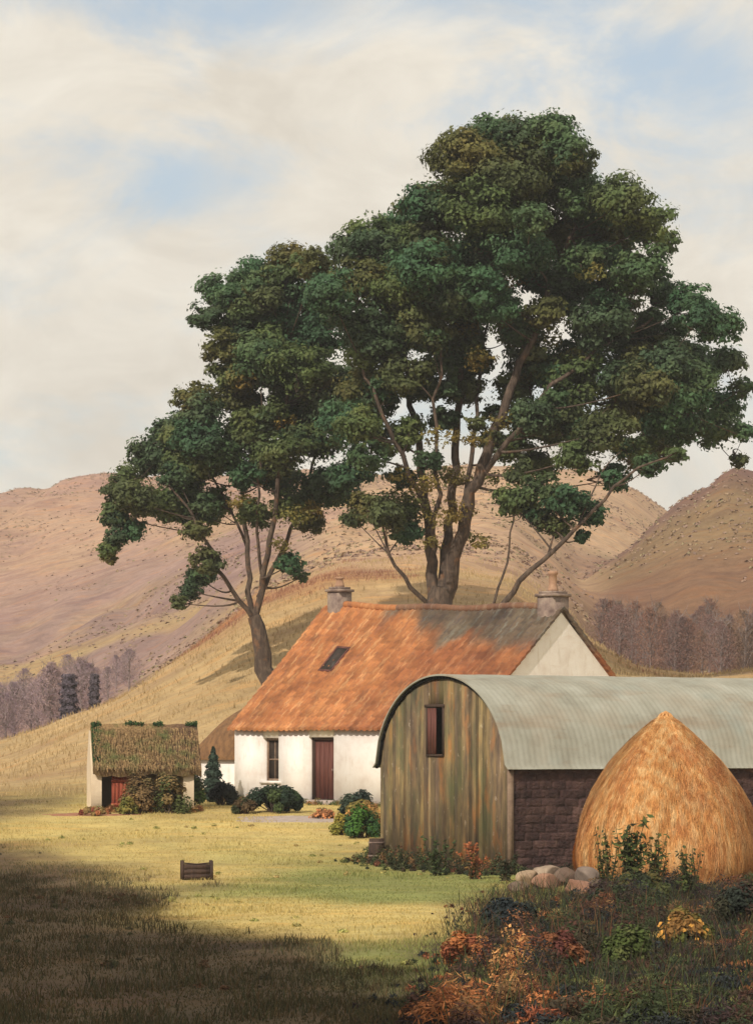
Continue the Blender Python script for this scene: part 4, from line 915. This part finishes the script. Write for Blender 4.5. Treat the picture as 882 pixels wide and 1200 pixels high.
prL = [bare_tree('bare_tree', 4.4, 1.2, 31+i, c) for i, c in enumerate([(2.1,2.1,2.4),(1.8,1.75,2.1),(2.4,2.3,2.3)])]
place_wood(prL, spL, 'pale lilac-grey bare tree in the hollow on the left hillside', 'bare trees in the left hollow')
conifer('columnar_conifer', 'wider of two dark columnar trees in the pale wood on the left hillside', 'conifer', 81, 840, 196, 21, 66, (.12,.10,.125), n=4500, size=.11, pw_=.10)
conifer('columnar_conifer', 'narrower right-hand dark columnar tree in the pale wood on the left hillside', 'conifer', 111, 830, 196, 12, 52, (.12,.10,.12), n=3000, size=.10, pw_=.10)

# ------------------------------------------------------------------ weeds and undergrowth at the lower right
PAL = np.array([(.028,.038,.022),(.045,.06,.026),(.075,.09,.032),(.075,.036,.026),(.13,.052,.03),(.045,.028,.028),(.025,.03,.032),(.17,.095,.042),(.26,.11,.045),(.055,.042,.026)])
ug = MB()
for k in range(1500):
    D = rng.uniform(28.5, 61); lim = np.interp(D, [29,36,42,48,54,58,62], [380,470,510,530,545,590,640]); u = lim+(965-lim)*rng.random()**1.1+rng.normal()*24; edge_k = float(np.clip((u-lim)/90, .22, 1))*((.5 if u < 690 else 1.25) if D > 50 else 1)
    X_ = (u-441)*D/F; z_ = gzs(X_, D)
    if (X_-HC[0])**2+(D-HC[1])**2 < 2.2**2: continue
    rise = .35+1.9*float(sstep(-.25,.55, fbm(np.array(X_*1.1+3), np.array(D*.35), 3)))
    if 545 < u+(D-30)*2 < 700 and rng.random() < .35: rise *= .8
    zone = float(fbm(np.array(X_*1.4+3), np.array(D*.35), 3)); idx = int(np.clip((zone+.6)/1.2*10+rng.normal()*1.9, 0, 9)); tn = PAL[[0,5,1,9,3,6,2,4,7,8][idx]]
    if rng.random() < .4: tn = PAL[rng.choice([0,1,5,6,9])]
    if 480 < u < 640 and D < 42 and rng.random() < .30: tn = np.array([(.42,.16,.06),(.50,.26,.10),(.28,.09,.045)])[rng.integers(3)]
    r_ = rng.uniform(.10,.34)*edge_k; q = int(330*r_/.3)+20; d = sphdir(q); d[:,2] = np.abs(d[:,2])
    p = np.array([X_, D, z_])+d*np.array([1,1,rise*rng.uniform(.6,1.2)])*(r_*rng.random(q)**.35)[:,None]
    nm = d+np.array([0,-.1,.35])+rng.normal(size=(q,3))*.7
    if rng.random() < .45:   # strap leaves and stalks
        leaves(ug, p, nm, rng.uniform(.03,.075,q), tn*rng.uniform(.45,1.9,(q,1)), aspect=.16)
    else: leaves(ug, p, nm, rng.uniform(.012,.034,q)*rng.uniform(.7,1.5), tn*rng.uniform(.45,1.9,(q,1)), aspect=.5)
def weedy(mbx, X_, Y_, r_, tn, tall=1.0):
    q = int(260*r_/.3)+12; d = sphdir(q); d[:,2] = np.abs(d[:,2]); p = np.array([X_, Y_, gzs(X_, Y_)])+d*np.array([1,1,tall])*(r_*rng.random(q)**.4)[:,None]
    leaves(mbx, p, d+np.array([0,-.1,.4])+rng.normal(size=(q,3))*.6, rng.uniform(.012,.045,q), tn*rng.uniform(.5,1.8,(q,1)), aspect=.4)
for k in range(330):
    t_ = rng.uniform(-.5, BW+.2); o_ = -abs(rng.normal())*.55-.05; weedy(ug, B0[0]+BY[0]*t_+BX[0]*o_, B0[1]+BY[1]*t_+BX[1]*o_, rng.uniform(.07,.26)*(1 if o_ > -.6 else .55), PAL[rng.choice([0,1,2,9,1,4,7])]*1.15, rng.uniform(.7,2.0))
for k in range(120):
    t_ = rng.uniform(0, 5); weedy(ug, B0[0]+BX[0]*t_-BY[0]*.0+rng.normal()*.1, B0[1]+BX[1]*t_-.25-abs(rng.normal())*.3, rng.uniform(.06,.2), PAL[rng.choice([0,1,9,5])], rng.uniform(.8,1.8))
tus = MB()
for k in range(150):
    t_ = rng.uniform(-.3, CL*.8); p_ = FL[:2]+np.array(AX)*t_-np.array(AY)*(.1+abs(rng.normal())*.25); weedy(tus, p_[0], p_[1], rng.uniform(.05,.16), np.array([(.10,.12,.035),(.20,.15,.05),(.07,.09,.03),(.28,.15,.06)])[rng.integers(4)], rng.uniform(.8,1.6))
for k in range(110):
    p_ = S0[:2]+np.array([rng.uniform(-.2,3.4), -.15-abs(rng.normal())*.3]); weedy(tus, p_[0], p_[1], rng.uniform(.05,.17), np.array([(.13,.13,.04),(.30,.13,.06),(.09,.10,.03),(.33,.18,.07)])[rng.integers(4)], rng.uniform(.8,1.6))
for k in range(700):
    Y_ = 29+58*rng.random()**1.4; X_ = rng.uniform(-.135,.08)*Y_; sh_ = shade_mask(np.array(X_), np.array(Y_)) > .5
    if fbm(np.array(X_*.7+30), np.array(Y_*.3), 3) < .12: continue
    weedy(tus, X_, Y_, rng.uniform(.025,.11), (np.array([(.05,.045,.028),(.08,.07,.035),(.055,.06,.03),(.12,.065,.035)]) if sh_ else np.array([(.38,.33,.12),(.28,.28,.09),(.38,.28,.11),(.32,.31,.10)]))[rng.integers(4)], rng.uniform(.5,1.1))  # darker tints where the yard shade is painted in
n = 50000; Y_ = 28.5+40*rng.random(n)**1.3; X_ = rng.uniform(-.14,.05,n)*Y_; k_ = (shade_mask(X_,Y_) > .4)&(fbm(X_*1.5,Y_*.7,4) > -.05+.3*(rng.random(n)-.5)); X_, Y_ = X_[k_], Y_[k_]
blades(tus, X_, Y_, rng.uniform(.06,.17,len(X_)), rng.uniform(.004,.009,len(X_)), np.array([(.07,.062,.032),(.10,.085,.04),(.055,.06,.03),(.12,.08,.04)])[rng.integers(0,4,len(X_))]*rng.uniform(.6,1.4,(len(X_),1)))  # shaded tones painted into these blades
n = 2600; a = rng.uniform(0,2*np.pi,n); r_ = 2.0+np.abs(rng.normal(size=n))*.55; X_ = HC[0]+r_*np.cos(a); Y_ = HC[1]+r_*np.sin(a); Z_ = gz(X_,Y_)+.03
leaves(tus, np.stack([X_,Y_,Z_],1), np.array([0,0,1.])+rng.normal(size=(n,3))*.3, rng.uniform(.05,.14,n), np.array([(.55,.32,.11)])*rng.uniform(.6,1.2,(n,1)), aspect=.08)
tag(tus.build('tussocks', M['plant'], attr=True), 'scattered weeds, tussocks and loose straw on the yard', 'weeds', kind='stuff')
n = 26000; D_ = rng.uniform(31,60,n); u_ = rng.uniform(480,950,n); X_ = (u_-441)*D_/F
m_ = (u_ > np.interp(D_, [31,42,54,60], [480,520,545,590])+rng.normal(size=n)*14)&((X_-HC[0])**2+(D_-HC[1])**2 > 2.1**2); X_, D_ = X_[m_], D_[m_]
kk_ = rng.random(len(X_)) < .3; X_, D_ = X_[kk_], D_[kk_]
blades(ug, X_, D_, rng.uniform(.12,.42,len(X_)), rng.uniform(.004,.010,len(X_)), PAL[rng.choice([0,1,2,5,6,9,0,1,3],len(X_))]*rng.uniform(.6,1.5,(len(X_),1)), lean=.5)
n = 4200; D_ = rng.uniform(30,58,n); u_ = rng.uniform(470,950,n); X_ = (u_-441)*D_/F; m_ = (fbm(X_*1.1+3, D_*.35, 3) > .0)&(u_ > np.interp(D_, [31,42,54,60], [490,535,570,620]))&((X_-HC[0])**2+(D_-HC[1])**2 > 2.1**2); X_, D_ = X_[m_], D_[m_]
blades(ug, X_, D_, rng.uniform(.3,.75,len(X_)), rng.uniform(.003,.007,len(X_)), PAL[rng.choice([1,2,7,9,4],len(X_))]*rng.uniform(.7,1.6,(len(X_),1)), lean=.35)
tag(ug.build('undergrowth', M['plant'], attr=True), 'tangled dark weeds, nettles and rusty leaves along the lower right', 'undergrowth', kind='stuff')
def weed(name, label, cat, u, v, D, hgt, nst, spread, tint, lsz=.06, nl=26, tip=None):
    b = P(u, v, D); b[2] = gzs(b[0], b[1])-.03; H = hgt*D/F; r = empty(name, b, label=label, cat=cat); st_ = MB(); fo = MB()
    for k in range(nst):
        a_ = rng.uniform(0,2*np.pi); e = np.array([math.cos(a_)*spread*rng.random(), math.sin(a_)*spread*rng.random()*.6, H*rng.uniform(.55,1)]); pth = bez((rng.normal()*.05,rng.normal()*.05,0), e, rng.normal(size=3)*.06, 8)
        st_.tube(pth, np.linspace(.014,.005,8), 5, c=(.06,.06,.03), cap=False)
        t_ = rng.random(nl)**.8; p = np.stack([np.interp(t_, np.linspace(0,1,8), pth[:,i]) for i in range(3)], 1); d = sphdir(nl); d[:,2] = d[:,2]*.4+.25
        tt = np.asarray(tint)[rng.integers(len(tint), size=nl)]*rng.uniform(.7,1.4,(nl,1))
        leaves(fo, p+d*lsz*.9, d*.3+np.array([0,-.2,.8])+rng.normal(size=(nl,3))*.45, lsz*rng.uniform(.6,1.3,nl), tt, aspect=.42)
        if tip: leaves(fo, e+rng.normal(size=(14,3))*.035, sphdir(14), np.full(14,.03), np.asarray(tip)*rng.uniform(.7,1.2,(14,1)), aspect=.9)
    st_.build('stems', M['plant'], r, attr=True); fo.build('foliage', M['plant'], r, attr=True); return r
# stems need a green-brown tint of their own
WG = [(.06,.085,.025),(.10,.12,.035),(.045,.055,.025)]
weed('tall_weed', 'tallest dark leafy weed standing against the golden haystack', 'weed', 738, 1062, 57.5, 100, 16, .42, WG, .085, nl=40)
shrub('shrub', 'full green bush below the tall weeds in front of the haystack', 'shrub', 745, 1078, 55, 110, 44, [(.06,.08,.028),(.09,.10,.035),(.13,.11,.035),(.04,.05,.025)], n=6000, size=.04, nsub=24)
weed('tall_weed', 'leafy weed left of the tallest one at the haystack foot', 'weed', 710, 1066, 57.6, 84, 13, .25, WG+[(.16,.15,.04)], .06)
weed('tall_weed', 'broad olive weed right of the tallest one against the haystack', 'weed', 768, 1070, 56.5, 84, 16, .38, WG+[(.15,.13,.04)], .06)
weed('tall_weed', 'short bushy weed farthest right along the haystack foot', 'weed', 806, 1072, 56, 66, 13, .35, WG, .055)
weed('nettle_clump', 'dark nettles growing at the left foot of the barn end', 'nettles', 468, 1040, 69.5, 30, 14, .5, [(.05,.06,.03),(.08,.09,.04)], .05)
weed('nettle_clump', 'green nettles at the middle of the barn end boards', 'nettles', 512, 1042, 67.3, 50, 16, .5, [(.05,.07,.03),(.07,.10,.035)], .055)
weed('dock_plant', 'rusty red dock stalks at the barn end near the corner post', 'dock', 556, 1040, 65.6, 44, 12, .4, [(.30,.10,.05),(.20,.12,.04)], .05, tip=(.4,.14,.06))
weed('nettle_clump', 'dark nettles below the barn corner post', 'nettles', 590, 1044, 64.5, 40, 14, .45, [(.04,.055,.03),(.07,.06,.03)], .05)
shrub('bramble', 'dark blue-green bramble mound below the rubble stones', 'bramble', 598, 1118, 45, 90, 52, [(.03,.04,.035),(.025,.035,.04)], n=5500, size=.035, nsub=22)
shrub('bramble', 'dark bramble mound beneath the haystack weeds', 'bramble', 720, 1100, 49, 100, 44, [(.035,.05,.025),(.05,.065,.03)], n=5000, size=.035, nsub=22)
shrub('bracken', 'glowing orange bracken tuft at the edge of the lawn', 'bracken', 548, 1152, 39, 84, 50, [(.46,.17,.06),(.52,.26,.10),(.30,.10,.05)], n=2200, size=.035, twigs=False)
shrub('bracken', 'russet bracken mound in the middle of the undergrowth', 'bracken', 652, 1166, 38, 84, 56, [(.22,.075,.045),(.28,.11,.05),(.15,.05,.04)], n=3600, size=.033, twigs=False)
shrub('flowering_shrub', 'yellow-orange flowering weed clump low at the right', 'shrub', 800, 1142, 41, 80, 50, [(.12,.13,.03),(.20,.15,.04),(.30,.16,.05)], n=3600, size=.033, extra=flowers((.70,.36,.08), 60, .04))
shrub('shrub', 'grassy green clump left of the yellow-orange flowers', 'shrub', 735, 1172, 38, 60, 56, [(.08,.11,.03),(.12,.14,.045)], n=2600, size=.035)
shrub('bramble', 'dark bramble at the right border of the undergrowth', 'bramble', 868, 1120, 46, 90, 60, [(.03,.04,.03),(.05,.05,.03),(.07,.04,.03)], n=4500, size=.035, nsub=22)

# ------------------------------------------------------------------ roadside trees out of frame whose shade lies over the yard
def shade_tree(name, label, shx, shy, hgt, rad, n=9000, seed=1):
    off = hgt/math.tan(R(SEL)); bx, by = shx+SX/h*off, shy+SY/h*off; z0 = gzs(bx, by); r = empty(name, (bx, by, z0), label=label, cat='tree', group='trees shading the lane')
    wd = MB(); wd.tube(bez((0,0,-.2),(.2,.1,hgt),np.array([.3,0,0]),10), np.linspace(.38,.08,10), 9); fo = MB()
    for k in range(18):
        d = sphdir(1)[0]; c = np.array([0,0,hgt])+d*np.array([rad,rad,rad*.6])*rng.uniform(.2,.75); wd.tube(bez((0.1,0,hgt*.55), c, rng.normal(size=3)*.3, 6), np.linspace(.1,.02,6), 5)
        clump(fo, c, rad*.42, n//18, .17, GREENS[k % 8])
    wd.build('trunk', M['bark'], r); fo.build('crown', M['leaf'], r, attr=True); return r
lane = [(-13.5,71,13,2.9),(-10.2,64,13,2.8),(-7.8,57,13,2.8),(-6.1,50.5,13,2.6),(-4.5,44,13,2.6),(-3.3,38,13,2.5),(-2.2,32.5,14,2.3),(-11,58,14,3.0),(-9,50,14,3.0),(-7.5,42,14,3.0),(-6,35,14,2.8),
    (-12.5,66,15,2.8),(-9.3,61,15,2.6),(-7.0,53.5,15,2.6),(-5.4,47,15,2.6),(-4.0,41,15,2.5),(-2.8,35,15,2.4),(-1.6,30.5,15,2.3),(-9.5,45,16,3),(-8,38,16,3)]
for i, (sx_, sy_, hg, rd) in enumerate(lane):
    shade_tree('lane_tree', 'leafy tree beside the lane outside the picture, shading the foreground', sx_+.5, sy_, hg, rd+.25, n=14000)

# ------------------------------------------------------------------ air
hz = MB(); hz.box((-700,-120,-12),(700,800,105)); hzm = bpy.data.materials.new('haze'); hzm.use_nodes = True; hn = hzm.node_tree; hn.nodes.remove(hn.nodes['Principled BSDF'])
pv = hn.nodes.new('ShaderNodeVolumePrincipled'); pv.inputs['Color'].default_value = (.88,.88,.90,1); pv.inputs['Density'].default_value = .0004; pv.inputs['Anisotropy'].default_value = .2
hn.links.new(pv.outputs[0], hn.nodes['Material Output'].inputs['Volume']); tag(hz.build('haze', hzm), 'thin pale air over the valley', 'haze', kind='stuff')
